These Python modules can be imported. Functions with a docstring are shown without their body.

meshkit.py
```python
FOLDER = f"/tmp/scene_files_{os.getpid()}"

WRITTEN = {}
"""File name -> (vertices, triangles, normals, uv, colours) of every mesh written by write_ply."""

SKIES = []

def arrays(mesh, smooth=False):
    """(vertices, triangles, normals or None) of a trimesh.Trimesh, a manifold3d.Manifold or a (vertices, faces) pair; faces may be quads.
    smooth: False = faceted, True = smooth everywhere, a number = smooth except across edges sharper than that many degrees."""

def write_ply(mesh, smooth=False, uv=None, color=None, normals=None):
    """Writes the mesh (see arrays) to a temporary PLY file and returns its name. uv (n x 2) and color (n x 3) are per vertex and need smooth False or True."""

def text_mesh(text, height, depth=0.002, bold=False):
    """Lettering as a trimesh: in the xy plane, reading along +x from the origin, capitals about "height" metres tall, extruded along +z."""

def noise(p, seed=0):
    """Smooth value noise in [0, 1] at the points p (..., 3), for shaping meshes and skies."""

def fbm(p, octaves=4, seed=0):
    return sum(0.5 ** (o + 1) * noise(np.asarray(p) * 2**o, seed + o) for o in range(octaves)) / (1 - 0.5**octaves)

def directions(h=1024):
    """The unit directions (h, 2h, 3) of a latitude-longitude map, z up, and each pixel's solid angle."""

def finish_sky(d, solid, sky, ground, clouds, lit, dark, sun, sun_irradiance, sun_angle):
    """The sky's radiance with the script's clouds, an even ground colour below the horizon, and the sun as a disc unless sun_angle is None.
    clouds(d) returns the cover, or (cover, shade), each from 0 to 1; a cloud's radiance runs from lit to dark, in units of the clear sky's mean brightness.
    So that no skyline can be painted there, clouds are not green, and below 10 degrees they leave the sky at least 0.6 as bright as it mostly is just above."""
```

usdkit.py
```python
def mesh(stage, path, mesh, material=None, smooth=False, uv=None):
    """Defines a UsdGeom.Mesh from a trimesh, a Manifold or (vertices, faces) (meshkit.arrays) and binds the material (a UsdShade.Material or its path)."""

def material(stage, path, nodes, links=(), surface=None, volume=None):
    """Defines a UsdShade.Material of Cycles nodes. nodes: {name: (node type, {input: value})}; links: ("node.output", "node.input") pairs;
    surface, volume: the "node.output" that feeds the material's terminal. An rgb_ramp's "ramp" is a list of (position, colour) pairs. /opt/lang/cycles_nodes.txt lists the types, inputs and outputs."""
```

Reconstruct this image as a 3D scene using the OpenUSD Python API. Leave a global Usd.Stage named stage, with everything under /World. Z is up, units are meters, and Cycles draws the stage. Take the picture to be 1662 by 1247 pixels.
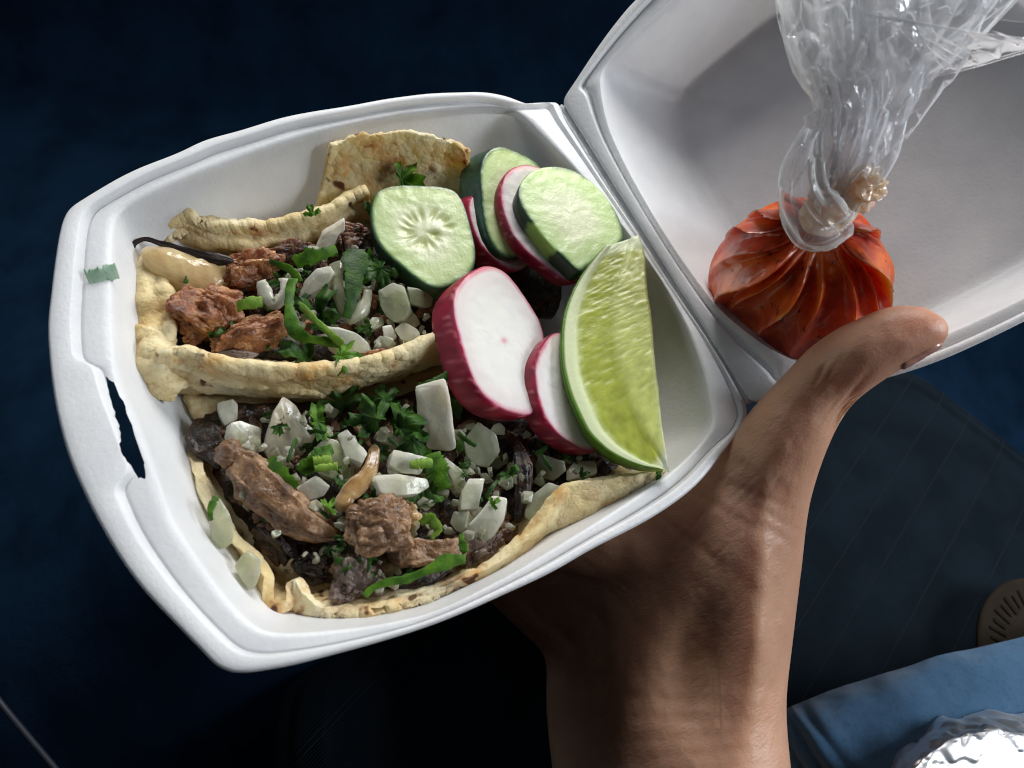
import math, random
import numpy as np, trimesh, manifold3d
from scipy.interpolate import CubicSpline, PchipInterpolator
from scipy.spatial import cKDTree
from pxr import Usd, UsdGeom, UsdLux, UsdShade, Sdf, Gf, Vt
import usdkit, meshkit
from meshkit import noise, fbm

stage = Usd.Stage.CreateInMemory()
UsdGeom.SetStageUpAxis(stage, UsdGeom.Tokens.z)
UsdGeom.SetStageMetersPerUnit(stage, 1.0)
UsdGeom.Xform.Define(stage, '/World')
UsdGeom.Scope.Define(stage, '/World/Looks')

# ------------------------------------------------------------------ camera
PW, PH, F = 1662.0, 1247.0, 1200.0
RM = np.array([[0.87008076, -0.44532475, 0.21129442],
               [0.33474, 0.84849651, 0.40988144],
               [-0.36181294, -0.28590126, 0.8873285]])          # rows: right, up, back
CAM = np.array([-0.06757398, -0.09524678, 0.20240948])
cam = UsdGeom.Camera.Define(stage, '/World/camera')
m4 = Gf.Matrix4d(1)
for i in range(3):
    m4.SetRow(i, Gf.Vec4d(*RM[i], 0))
m4.SetRow(3, Gf.Vec4d(*CAM, 1))
cam.AddTransformOp().Set(m4)
cam.CreateHorizontalApertureAttr(36.0)
cam.CreateVerticalApertureAttr(27.0)
cam.CreateFocalLengthAttr(36.0 * F / PW)
cam.CreateClippingRangeAttr(Gf.Vec2f(0.005, 50))
cam.CreateFocusDistanceAttr(0.245)
cam.CreateFStopAttr(12.0)
cam.CreateExposureAttr(0.36)

# ------------------------------------------------------------------ lamps: soft panels out of view that stand in for daylight
def rect_light(name, pos, target, w, h, color, power):
    L = UsdLux.RectLight.Define(stage, '/World/' + name)
    L.CreateWidthAttr(w); L.CreateHeightAttr(h)
    L.CreateColorAttr(Gf.Vec3f(*color)); L.CreateIntensityAttr(power)
    L.CreateNormalizeAttr(False)
    p, t = np.array(pos, float), np.array(target, float)
    z = p - t; z /= np.linalg.norm(z)
    up = np.array([0, 0, 1.0]) if abs(z[2]) < .95 else np.array([0, 1.0, 0])
    x = np.cross(up, z); x /= np.linalg.norm(x); y = np.cross(z, x)
    m = Gf.Matrix4d(1)
    for k, v in enumerate((x, y, z)):
        m.SetRow(k, Gf.Vec4d(*v, 0))
    m.SetRow(3, Gf.Vec4d(*p, 1))
    L.AddTransformOp().Set(m)
    return L

rect_light('unseen_key_light', (0.47, 0.71, 0.60), (0.0, 0.0, -0.02), 0.50, 0.40, (1.0, 0.985, 0.96), 15.5)  # out of view to the upper right, placed as the main light
rect_light('unseen_right_light', (0.76, -0.42, 0.58), (0.05, -0.04, -0.04), 0.40, 0.30, (0.88, 0.94, 1.0), 18.0)  # out of view on the right, placed to light wrist, foil and cloth
rect_light('unseen_left_light', (-0.62, 0.58, 0.42), (-0.03, 0, -0.03), 0.40, 0.30, (0.72, 0.86, 1.0), 2.0)  # out of view on the left, placed to lift the fabric and lid
rect_light('overhead_fill_light', (-0.15, -0.05, 0.85), (-0.03, 0, -0.02), 0.40, 0.30, (0.80, 0.90, 1.0), 0.22)  # weak overhead fill, added to lift the shadows; no lamp stands there

# ------------------------------------------------------------------ pixel (of the photograph) -> point helpers, to place things where they stand
def ray(px, py):
    c = np.stack([(np.asarray(px, float) - PW / 2) / F, -(np.asarray(py, float) - PH / 2) / F, -np.ones_like(np.asarray(px, float))], -1)
    return c @ RM

def W(px, py, z):
    d = ray(px, py)
    t = (np.asarray(z, float) - CAM[2]) / d[..., 2]
    return CAM + d * t[..., None]

def P3(pts):
    a = np.asarray(pts, float)
    return W(a[:, 0], a[:, 1], a[:, 2])

def plane(a, b, c):
    A, B, C = P3([a, b, c])
    n = np.cross(B - A, C - A); n /= np.linalg.norm(n)
    if n @ (CAM - A) < 0: n = -n
    return A, n

def on(pl, pts):
    A, n = pl
    a = np.asarray(pts, float)
    d = ray(a[:, 0], a[:, 1])
    t = ((A - CAM) @ n) / (d @ n)
    return CAM + d * t[:, None]

def unit(v):
    v = np.asarray(v, float); return v / max(np.linalg.norm(v), 1e-12)

# ------------------------------------------------------------------ scene helpers
USED = {}
def numbered(path):
    if path not in USED:
        USED[path] = 0; return path
    USED[path] += 1
    return f'{path}_{USED[path]:03d}'

def setd(prim, label=None, cat=None, group=None, kind=None):
    for k, v in (('label', label), ('category', cat), ('group', group), ('kind', kind)):
        if v: prim.SetCustomDataByKey(k, v)

def thing(name, label, cat, group=None, loc=(0, 0, 0), kind=None):
    path = numbered('/World/' + name)
    x = UsdGeom.Xform.Define(stage, path)
    x.AddTranslateOp().Set(Gf.Vec3d(*map(float, loc)))
    setd(x.GetPrim(), label, cat, group, kind)
    x.GetPrim().SetCustomDataByKey('base', Gf.Vec3d(*map(float, loc)))
    return x.GetPrim()

def put(name, mesh, mat, parent=None, smooth=True, col=None, **data):
    """One Mesh prim. mesh: (v, f) in world coordinates; col: per-vertex base colours of the material itself."""
    base = '/World' if parent is None else str(parent.GetPath())
    path = numbered(base + '/' + name)
    v, f = (mesh.vertices, mesh.faces) if hasattr(mesh, 'vertices') else mesh
    v = np.array(v, float)
    top = parent
    while top is not None and top.GetPath().pathElementCount > 2: top = top.GetParent()
    if top is not None and top.GetCustomDataByKey('base') is not None:
        v = v - np.array(top.GetCustomDataByKey('base'))
    g = usdkit.mesh(stage, path, (v, np.asarray(f)), mat, smooth=smooth)
    if col is not None:
        UsdGeom.PrimvarsAPI(g).CreatePrimvar('tint', Sdf.ValueTypeNames.Color3fArray, 'vertex').Set(Vt.Vec3fArray.FromNumpy(np.asarray(col, np.float32)))
    setd(g.GetPrim(), **data)
    return g.GetPrim()

def done_bases():
    for p in stage.GetPrimAtPath('/World').GetChildren():
        if p.GetCustomDataByKey('base') is not None: p.ClearCustomDataByKey('base')

def looks(name, nodes, links, surface='p.BSDF', volume=None):
    return usdkit.material(stage, '/World/Looks/' + name, nodes, links, surface=surface, volume=volume)

# ------------------------------------------------------------------ curve / surface helpers
def spline(pts, n, closed=False):
    p = np.asarray(pts, float)
    if closed: p = np.vstack([p, p[:1]])
    d = np.r_[0, np.cumsum(np.linalg.norm(np.diff(p[:, :min(3, p.shape[1])], axis=0), axis=1))]
    if len(p) == 2:
        return p[0] + (p[1] - p[0]) * np.linspace(0, 1, n)[:, None]
    cs = CubicSpline(d, p, bc_type='periodic') if closed else PchipInterpolator(d, p)
    if closed:
        return cs(np.linspace(0, d[-1], n, endpoint=False))
    # arc-length resample
    q = cs(np.linspace(0, d[-1], 12 * n)); e = np.r_[0, np.cumsum(np.linalg.norm(np.diff(q, axis=0), axis=1))]
    t = np.linspace(0, e[-1], n)
    return np.stack([np.interp(t, e, q[:, k]) for k in range(q.shape[1])], 1)

def polyresample(p, n):
    p = np.asarray(p, float)
    e = np.r_[0, np.cumsum(np.linalg.norm(np.diff(p, axis=0), axis=1))]
    t = np.linspace(0, e[-1], n)
    return np.stack([np.interp(t, e, p[:, k]) for k in range(p.shape[1])], 1)

def rings_mesh(rings, cap0=True, cap1=True):
    """closed rings (m, n, 3) -> (v, f) with fan caps"""
    R = np.asarray(rings, float); m, n, _ = R.shape
    v = R.reshape(-1, 3); f = []
    i = np.arange(n); j = (i + 1) % n
    for k in range(m - 1):
        a, b = k * n, (k + 1) * n
        f += [np.stack([a + i, a + j, b + j], 1), np.stack([a + i, b + j, b + i], 1)]
    if cap0:
        v = np.vstack([v, R[0].mean(0)]); f.append(np.stack([j, i, np.full(n, len(v) - 1)], 1))
    if cap1:
        v = np.vstack([v, R[-1].mean(0)]); f.append(np.stack([(m - 1) * n + i, (m - 1) * n + j, np.full(n, len(v) - 1)], 1))
    return v, np.vstack(f)

def grid_faces(m, n, flip=False):
    a = (np.arange(m - 1)[:, None] * n + np.arange(n - 1)).ravel()
    q = np.stack([a, a + 1, a + n + 1, a + n], 1)
    f = np.vstack([q[:, [0, 1, 2]], q[:, [0, 2, 3]]])
    return f[:, ::-1] if flip else f

def vnormals(v, f):
    n = np.zeros_like(v); c = np.cross(v[f[:, 1]] - v[f[:, 0]], v[f[:, 2]] - v[f[:, 0]])
    for k in range(3): np.add.at(n, f[:, k], c)
    return n / np.maximum(np.linalg.norm(n, axis=1, keepdims=True), 1e-15)

def outward(v, f):
    t = trimesh.Trimesh(v, f, process=False)
    return f[:, ::-1] if t.volume < 0 else f

def tube(path3, r, n=8, seed=0):
    p = np.asarray(path3, float); m = len(p)
    r = np.broadcast_to(np.asarray(r, float), (m,))
    t = np.gradient(p, axis=0); t /= np.maximum(np.linalg.norm(t, axis=1, keepdims=True), 1e-12)
    u = unit(np.cross(t[0], [0.3, 0.2, 1])); rings = []
    for k in range(m):
        u = unit(u - t[k] * (u @ t[k])); w = np.cross(t[k], u)
        a = np.linspace(0, 2 * np.pi, n, endpoint=False)
        rings.append(p[k] + r[k] * (np.cos(a)[:, None] * u + np.sin(a)[:, None] * w))
    v, f = rings_mesh(rings)
    return v, outward(v, f)

def thick_sheet(G, th, edge=1.0):
    """mid-surface grid (m, n, 3) -> closed sheet with rounded borders; th scalar or (m, n)"""
    G = np.asarray(G, float); m, n, _ = G.shape
    f0 = grid_faces(m, n); N = vnormals(G.reshape(-1, 3), f0).reshape(m, n, 3)
    th = np.broadcast_to(np.asarray(th, float), (m, n)).copy()
    e = np.minimum(np.minimum(np.arange(m)[:, None], np.arange(m)[::-1][:, None]), np.minimum(np.arange(n)[None], np.arange(n)[::-1][None]))
    th *= np.where(e == 0, .45, np.where(e == 1, .85, 1.0)) ** edge
    A, B = G + N * th[..., None] / 2, G - N * th[..., None] / 2
    v = np.vstack([A.reshape(-1, 3), B.reshape(-1, 3)]); k = m * n
    f = [f0, f0[:, ::-1] + k]
    def strip(idx):
        a, b = idx[:-1], idx[1:]
        return [np.stack([a, a + k, b + k], 1), np.stack([a, b + k, b], 1)]
    I = np.arange(m * n).reshape(m, n)
    for idx in (I[0], I[:, -1], I[-1][::-1], I[:, 0][::-1]): f += strip(idx)
    f = np.vstack(f)
    return v, outward(v, f)

def ico(sub=4):
    s = trimesh.creation.icosphere(subdivisions=sub); return np.array(s.vertices), np.array(s.faces)

def ridge(p, seed=0):
    return 1 - np.abs(2 * noise(p, seed) - 1)
# ------------------------------------------------------------------ materials
def tc(): return {'tc': ('texture_coordinate', {})}

def simple(name, color, rough=.5, spec=.5, bump=None, sss=0, sss_scale=.003, sss_rad=(1, .5, .3), var=None, coat=0, trans=0, metallic=0, tint=False, sheen=0, ior=1.5, fibre=None, coat_rough=.1):
    """colour +- noise variation, two-scale bump. bump: [(scale, strength, distance), ...]; var: (scale, other colour, contrast lo, hi)"""
    nodes = {'tc': ('texture_coordinate', {}), 'p': ('principled_bsdf', {'roughness': rough, 'specular_ior_level': spec, 'coat_weight': coat, 'coat_roughness': coat_rough,
             'transmission_weight': trans, 'metallic': metallic, 'sheen_weight': sheen, 'ior': ior, 'base_color': color})}
    links = []
    src = 'tc.object'
    if fibre:
        nodes['mp'] = ('mapping', {'scale': fibre}); links.append(('tc.object', 'mp.vector')); src = 'mp.vector'
    if sss:
        nodes['p'][1].update({'subsurface_weight': sss, 'subsurface_scale': sss_scale, 'subsurface_radius': sss_rad, 'subsurface_method': 'random_walk'})
    out = None
    if tint:
        nodes['at'] = ('attribute', {'attribute': 'tint'}); out = 'at.color'
    if var:
        for k, (sc, c2, lo, hi) in enumerate(var):
            nodes[f'vn{k}'] = ('noise_texture', {'scale': sc, 'detail': 4.0, 'roughness': .6}); links.append((src, f'vn{k}.vector'))
            nodes[f'vr{k}'] = ('map_range', {'from_min': lo, 'from_max': hi, 'to_min': 0.0, 'to_max': 1.0, 'clamp': True}); links.append((f'vn{k}.fac', f'vr{k}.value'))
            nodes[f'vm{k}'] = ('mix_color', {'a': color, 'b': c2}); links.append((f'vr{k}.result', f'vm{k}.fac'))
            if out: links.append((out, f'vm{k}.a'))
            out = f'vm{k}.result'
    if out: links.append((out, 'p.base_color'))
    prev = None
    for k, (sc, st, dist) in enumerate(bump or []):
        nodes[f'bn{k}'] = ('noise_texture', {'scale': sc, 'detail': 3.0, 'roughness': .6}); links.append((src, f'bn{k}.vector'))
        nodes[f'bb{k}'] = ('bump', {'strength': st, 'distance': dist}); links.append((f'bn{k}.fac', f'bb{k}.height'))
        if prev: links.append((prev, f'bb{k}.normal'))
        prev = f'bb{k}.normal'
    if prev: links.append((prev, 'p.normal'))
    return looks(name, nodes, links)

M = {}
# expanded foam: beads pressed together
M['foam'] = looks('foam', {
    'tc': ('texture_coordinate', {}),
    'v': ('voronoi_texture', {'feature': 'smooth_f1', 'scale': 620.0, 'smoothness': .6}),
    'n': ('noise_texture', {'scale': 1400.0, 'detail': 3.0}),
    'n2': ('noise_texture', {'scale': 60.0, 'detail': 3.0}),
    'b1': ('bump', {'strength': .20, 'distance': .0003}), 'b2': ('bump', {'strength': .38, 'distance': .0002}),
    'c': ('rgb_ramp', {'ramp': [(0.3, (.70, .71, .73)), (.7, (.80, .81, .82))]}),
    'p': ('principled_bsdf', {'roughness': .42, 'specular_ior_level': .45, 'subsurface_weight': .35, 'subsurface_scale': .002, 'subsurface_radius': (1, 1, 1)})},
    [('tc.object', 'v.vector'), ('tc.object', 'n.vector'), ('tc.object', 'n2.vector'), ('v.distance', 'b1.height'), ('n.fac', 'b2.height'), ('b1.normal', 'b2.normal'),
     ('b2.normal', 'p.normal'), ('n2.fac', 'c.fac'), ('c.color', 'p.base_color')])
M['seat_navy'] = simple('seat_navy', (.0056, .0190, .042), .85, .03, bump=[(900, .3, .0006), (30, .25, .004)], var=[(25, (.0035, .012, .027), .4, .65)])
M['seat_rib'] = simple('seat_rib', (.0060, .0100, .0145), .9, .03, bump=[(1500, .3, .0004)], var=[(40, (.0085, .0145, .0215), .4, .7)])
M['seat_line'] = simple('seat_line', (.0125, .0165, .022), .9, .03, bump=[(1500, .3, .0004)])
M['trim'] = simple('trim', (.016, .019, .028), .5, .4, bump=[(400, .2, .0004)])
M['blue_cloth'] = simple('blue_cloth', (.026, .082, .160), .85, .2, bump=[(1800, .5, .0004), (120, .25, .001)], var=[(70, (.037, .105, .20), .35, .7), (500, (.020, .064, .13), .5, .75)], sheen=.3)
M['foil'] = looks('foil', {'tc': ('texture_coordinate', {}), 'n': ('noise_texture', {'scale': 240.0, 'detail': 4.0}), 'b': ('bump', {'strength': .25, 'distance': .0008}),
    'p': ('principled_bsdf', {'metallic': 1.0, 'base_color': (.90, .91, .93), 'roughness': .42})}, [('tc.object', 'n.vector'), ('n.fac', 'b.height'), ('b.normal', 'p.normal')])
M['paper_disc'] = simple('paper_disc', (.024, .0185, .0135), .9, .03, bump=[(600, .3, .0004)], var=[(60, (.018, .014, .010), .4, .7)])
M['disc_mark'] = simple('disc_mark', (.014, .011, .0085), .9, .03)
M['tortilla'] = looks('tortilla', {
    'tc': ('texture_coordinate', {}), 'n1': ('noise_texture', {'scale': 45.0, 'detail': 4.0}), 'n2': ('noise_texture', {'scale': 260.0, 'detail': 4.0, 'roughness': .7}),
    'n3': ('noise_texture', {'scale': 150.0, 'detail': 2.0}), 'n4': ('noise_texture', {'scale': 900.0, 'detail': 2.0}),
    'base': ('rgb_ramp', {'ramp': [(.30, (.66, .46, .19)), (.50, (.79, .62, .34)), (.70, (.86, .75, .49))]}),
    'toast': ('rgb_ramp', {'ramp': [(.56, (0, 0, 0)), (.72, (1, 1, 1))]}), 'speck': ('rgb_ramp', {'ramp': [(.665, (0, 0, 0)), (.72, (1, 1, 1))]}),
    'n5': ('noise_texture', {'scale': 75.0, 'detail': 5.0, 'roughness': .65}), 'stain': ('rgb_ramp', {'ramp': [(.54, (0, 0, 0)), (.70, (.8, .8, .8))]}), 'm3': ('mix_color', {'b': (.52, .24, .055)}), 'm1': ('mix_color', {'b': (.40, .20, .06)}), 'at': ('attribute', {'attribute': 'tint'}), 'mt': ('mix_color', {'blend_type': 'multiply', 'fac': 1.0}), 'm2': ('mix_color', {'b': (.10, .04, .015)}), 'fm': ('math', {'math_type': 'multiply', 'value2': .75}),
    'b1': ('bump', {'strength': .5, 'distance': .0010}), 'b2': ('bump', {'strength': .5, 'distance': .0005}),
    'p': ('principled_bsdf', {'roughness': .62, 'specular_ior_level': .35, 'subsurface_weight': .25, 'subsurface_scale': .0015, 'subsurface_radius': (1, .6, .3)})},
    [('tc.object', 'n1.vector'), ('tc.object', 'n2.vector'), ('tc.object', 'n3.vector'), ('tc.object', 'n4.vector'), ('n1.fac', 'base.fac'), ('n2.fac', 'toast.fac'), ('toast.color', 'fm.value1'),
     ('tc.object', 'n5.vector'), ('n5.fac', 'stain.fac'), ('stain.color', 'm3.fac'), ('base.color', 'm3.a'), ('m3.result', 'm1.a'), ('fm.value', 'm1.fac'), ('n3.fac', 'speck.fac'), ('speck.color', 'm2.fac'), ('m1.result', 'm2.a'), ('m2.result', 'mt.a'), ('at.color', 'mt.b'), ('mt.result', 'p.base_color'),
     ('n2.fac', 'b1.height'), ('n4.fac', 'b2.height'), ('b1.normal', 'b2.normal'), ('b2.normal', 'p.normal')])
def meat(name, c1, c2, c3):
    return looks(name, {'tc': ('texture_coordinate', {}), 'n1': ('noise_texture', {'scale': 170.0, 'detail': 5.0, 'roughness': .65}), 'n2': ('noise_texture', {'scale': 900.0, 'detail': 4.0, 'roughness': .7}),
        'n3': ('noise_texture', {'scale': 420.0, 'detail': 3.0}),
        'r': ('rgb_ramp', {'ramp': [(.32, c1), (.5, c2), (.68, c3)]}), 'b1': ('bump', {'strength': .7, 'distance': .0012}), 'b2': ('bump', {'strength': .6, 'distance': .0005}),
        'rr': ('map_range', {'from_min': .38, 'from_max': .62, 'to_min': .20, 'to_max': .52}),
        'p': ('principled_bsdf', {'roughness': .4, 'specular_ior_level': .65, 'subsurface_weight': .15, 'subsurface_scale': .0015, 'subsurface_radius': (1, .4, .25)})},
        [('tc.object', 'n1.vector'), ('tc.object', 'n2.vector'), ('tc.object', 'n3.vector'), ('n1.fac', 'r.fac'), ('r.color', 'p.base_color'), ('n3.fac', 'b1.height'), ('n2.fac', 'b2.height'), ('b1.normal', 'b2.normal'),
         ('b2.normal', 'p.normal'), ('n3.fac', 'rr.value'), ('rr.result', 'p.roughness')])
M['pork'] = meat('pork', (.075, .020, .007), (.25, .088, .030), (.50, .25, .10))
M['char'] = meat('char', (.018, .009, .006), (.075, .030, .014), (.22, .09, .035))
M['beef'] = meat('beef', (.075, .034, .014), (.19, .098, .044), (.38, .225, .115))
M['grey_beef'] = meat('grey_beef', (.055, .034, .024), (.135, .090, .068), (.29, .215, .165))
M['shade_dark_meat'] = meat('shade_dark_meat', (.005, .003, .002), (.020, .010, .006), (.075, .034, .016))  # dark meat, with the shade between pieces put into its near-black colour
M['charred_skin'] = simple('charred_skin', (.022, .012, .010), .5, .5, bump=[(600, .5, .0005)])
def veg(name, c, c2, sss=.5, rough=.28, sc=.0025, spec=.6, bump=((500, .35, .0004),), v=90):
    return simple(name, c, rough, spec, bump=list(bump), sss=sss, sss_scale=sc, sss_rad=(1, .95, .7), var=[(v, c2, .38, .66)])
def onionm(name, c, c2, tr):
    return looks(name, {'tc': ('texture_coordinate', {}), 'n': ('noise_texture', {'scale': 85.0, 'detail': 4.0}), 'w': ('wave_texture', {'scale': 75.0, 'distortion': 6.0, 'detail': 2.0, 'detail_scale': 1.0}), 'n2': ('noise_texture', {'scale': 900.0, 'detail': 3.0}),
        'r': ('rgb_ramp', {'ramp': [(.32, c2), (.62, c)]}), 'wm': ('map_range', {'to_min': .90, 'to_max': 1.0}), 'mm': ('mix_color', {'blend_type': 'multiply', 'fac': 1.0}),
        'b1': ('bump', {'strength': .12, 'distance': .0004}), 'b2': ('bump', {'strength': .35, 'distance': .0004}),
        'p': ('principled_bsdf', {'roughness': .17, 'specular_ior_level': .6, 'transmission_weight': tr, 'ior': 1.38, 'subsurface_weight': .6, 'subsurface_scale': .003, 'subsurface_radius': (1, .95, .75)})},
        [('tc.object', 'n.vector'), ('tc.object', 'w.vector'), ('tc.object', 'n2.vector'), ('n.fac', 'r.fac'), ('w.fac', 'wm.value'), ('r.color', 'mm.a'), ('wm.result', 'mm.b'), ('mm.result', 'p.base_color'),
         ('w.fac', 'b1.height'), ('n2.fac', 'b2.height'), ('b1.normal', 'b2.normal'), ('b2.normal', 'p.normal')])
M['onion'] = onionm('onion', (.90, .86, .62), (.68, .68, .40), .14)
M['onion_clear'] = onionm('onion_clear', (.80, .79, .52), (.50, .55, .27), .42)
M['onion_tan'] = onionm('onion_tan', (.66, .46, .23), (.50, .31, .13), .12)
M['onion_warm'] = onionm('onion_warm', (.82, .74, .52), (.66, .54, .32), .08)
M['onion_brown'] = veg('onion_brown', (.55, .33, .13), (.28, .12, .035), rough=.25, v=140)
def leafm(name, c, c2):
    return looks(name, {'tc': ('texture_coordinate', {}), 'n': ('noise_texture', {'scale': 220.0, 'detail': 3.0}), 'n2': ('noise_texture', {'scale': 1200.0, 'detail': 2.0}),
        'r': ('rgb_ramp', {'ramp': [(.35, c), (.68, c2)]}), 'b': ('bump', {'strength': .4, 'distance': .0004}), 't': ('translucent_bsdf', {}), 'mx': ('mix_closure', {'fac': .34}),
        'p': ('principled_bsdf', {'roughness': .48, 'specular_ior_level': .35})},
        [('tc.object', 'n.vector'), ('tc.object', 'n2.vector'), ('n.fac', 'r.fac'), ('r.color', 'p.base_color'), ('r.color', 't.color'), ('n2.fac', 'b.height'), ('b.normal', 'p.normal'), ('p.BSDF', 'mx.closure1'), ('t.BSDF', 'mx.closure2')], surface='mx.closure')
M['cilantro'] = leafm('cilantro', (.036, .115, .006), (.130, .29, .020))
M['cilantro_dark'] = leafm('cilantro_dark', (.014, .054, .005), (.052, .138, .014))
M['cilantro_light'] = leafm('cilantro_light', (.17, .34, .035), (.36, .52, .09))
M['cilantro_pale'] = leafm('cilantro_pale', (.38, .56, .42), (.58, .72, .58))
def tinted(name, rough, sss, bump, spec=.5, coat=0, var=None):
    return simple(name, (.5, .5, .5), rough, spec, bump=bump, sss=sss, sss_scale=.002, sss_rad=(1, .9, .6), tint=True, coat=coat, var=var)
M['cucumber_flesh'] = tinted('cucumber_flesh', .36, .4, [(420, .3, .0005), (1500, .3, .0002)], .6)
M['radish_flesh'] = tinted('radish_flesh', .42, .4, [(1300, .22, .0003)], .45)
M['lime_flesh'] = tinted('lime_flesh', .34, .3, [(500, .25, .0005)], .38)
M['salsa'] = None
# ------------------------------------------------------------------ foam container
A_H = 0.0868                                                      # x of the hinge
def sides(parts, n):
    out = []
    for s in parts: out.append(polyresample(spline(s, 60), n + 1)[:-1])
    return np.vstack(out)
OUT_PX = [
 [(908,163),(884,170),(862,171),(838,161),(812,153),(780,149),(720,150),(640,158),(560,172),(470,187),(380,213),(332,226),(290,246),(215,276),(150,312),(128,326)],
 [(128,326),(112,336),(102,352),(95,381),(83,467),(77,529),(80,580),(87,640),(106,723),(142,810),(193,901),(229,951),(289,1015),(335,1062)],
 [(335,1062),(358,1084),(385,1091),(449,1083),(541,1061),(704,1012),(830,958),(900,925),(955,893),(1068,833),(1132,785),(1180,726),(1198,702)],
 [(1198,702),(1210,684),(1216,668),(1208,650),(1062,421),(930,214),(915,188),(908,163)]]
IN_PX = [
 [(832,180),(815,175),(794,174),(662,187),(503,220),(371,263),(265,306),(205,336)],
 [(205,336),(190,348),(185,372),(183,450),(184,540),(192,606),(222,680),(247,745),(262,790),(279,837),(316,897),(353,951),(389,993),(412,1014)],
 [(412,1014),(430,1024),(460,1027),(541,1022),(677,1000),(812,940),(893,892),(1018,814),(1081,771),(1130,726),(1146,708)],
 [(1146,708),(1153,690),(1146,640),(1126,572),(1078,476),(1011,380),(920,270),(845,192),(832,180)]]
NS = 110
px = sides(OUT_PX, NS); outer = W(px[:, 0], px[:, 1], 0.0)
px = sides(IN_PX, NS); inner = W(px[:, 0], px[:, 1], -0.003)
def smooth_closed(a, k=3):
    for _ in range(k): a = (np.roll(a, 1, 0) + 2 * a + np.roll(a, -1, 0)) / 4
    return a
outer, inner = smooth_closed(outer, 3), smooth_closed(inner, 6)
NP = len(outer); side = np.arange(NP) // NS; sp = (np.arange(NP) % NS) / NS
# place of the step in the rim (fraction from outer to inner edge): wide on the front side's middle, where the latch is
def win(t, a, b, s): return 1 / (1 + np.exp(-(t - a) / s)) * 1 / (1 + np.exp((t - b) / s))
step = np.full(NP, .44)
mid = np.where(side == 1, win(sp, .345, .60, .006), 0)
step = step + mid * .30
hing = np.where(side == 3, 1.0, 0.0)
hing = smooth_closed(hing[:, None], 10)[:, 0]
step = step * (1 - hing) + .12 * hing
def rim_ring(fr, z, base=None):
    q = outer + (inner - outer) * np.clip(fr, 0, 1)[:, None] if np.ndim(fr) else outer + (inner - outer) * fr
    q = q.copy(); q[:, 2] = z; return q
one = np.ones(NP)
cen = inner.mean(0)
def inset(ring, k, z, out=0):
    q = ring.copy(); q[:, :2] = cen[:2] + (ring[:, :2] - cen[:2]) * k; q[:, 2] = z; return q
LOW = -.0024 * (1 - .75 * hing)
floor_ring = smooth_closed(inset(inner, .80, -.040), 12)
def wall(k, z):
    s = k
    q = inner * (1 - s) + floor_ring * s; q[:, 2] = z; return q
rings = []
# underside, from the middle of the base outwards
TH = .0028
rings += [inset(floor_ring, .4, -.040 - TH), inset(floor_ring, .9, -.040 - TH), inset(floor_ring, 1.02, -.0385 - TH)]
for k in (.75, .5, .25, .08):
    q = wall(k, 0); q = cen + (q - cen) * 1.035; q[:, 2] = -.003 - .037 * k - TH * .6; rings.append(q)
rings += [rim_ring(.9 * one, -.0062), rim_ring(.3 * one, -.0045), rim_ring(.03 * one, -.0040), rim_ring(-.0 * one, -.0026)]
q = rim_ring(0 * one, -.0012); rings.append(cen * [1, 1, 0] + (q - cen * [1, 1, 0]) * [1.002, 1.002, 1])
rings += [rim_ring(.012 * one, -.0004), rim_ring(.05 * one, 0.0), rim_ring(.16 * one, .0002), rim_ring(np.maximum(step - .10, .17), 0.0001), rim_ring(np.maximum(step - .05, .2), -.0004)]
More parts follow.
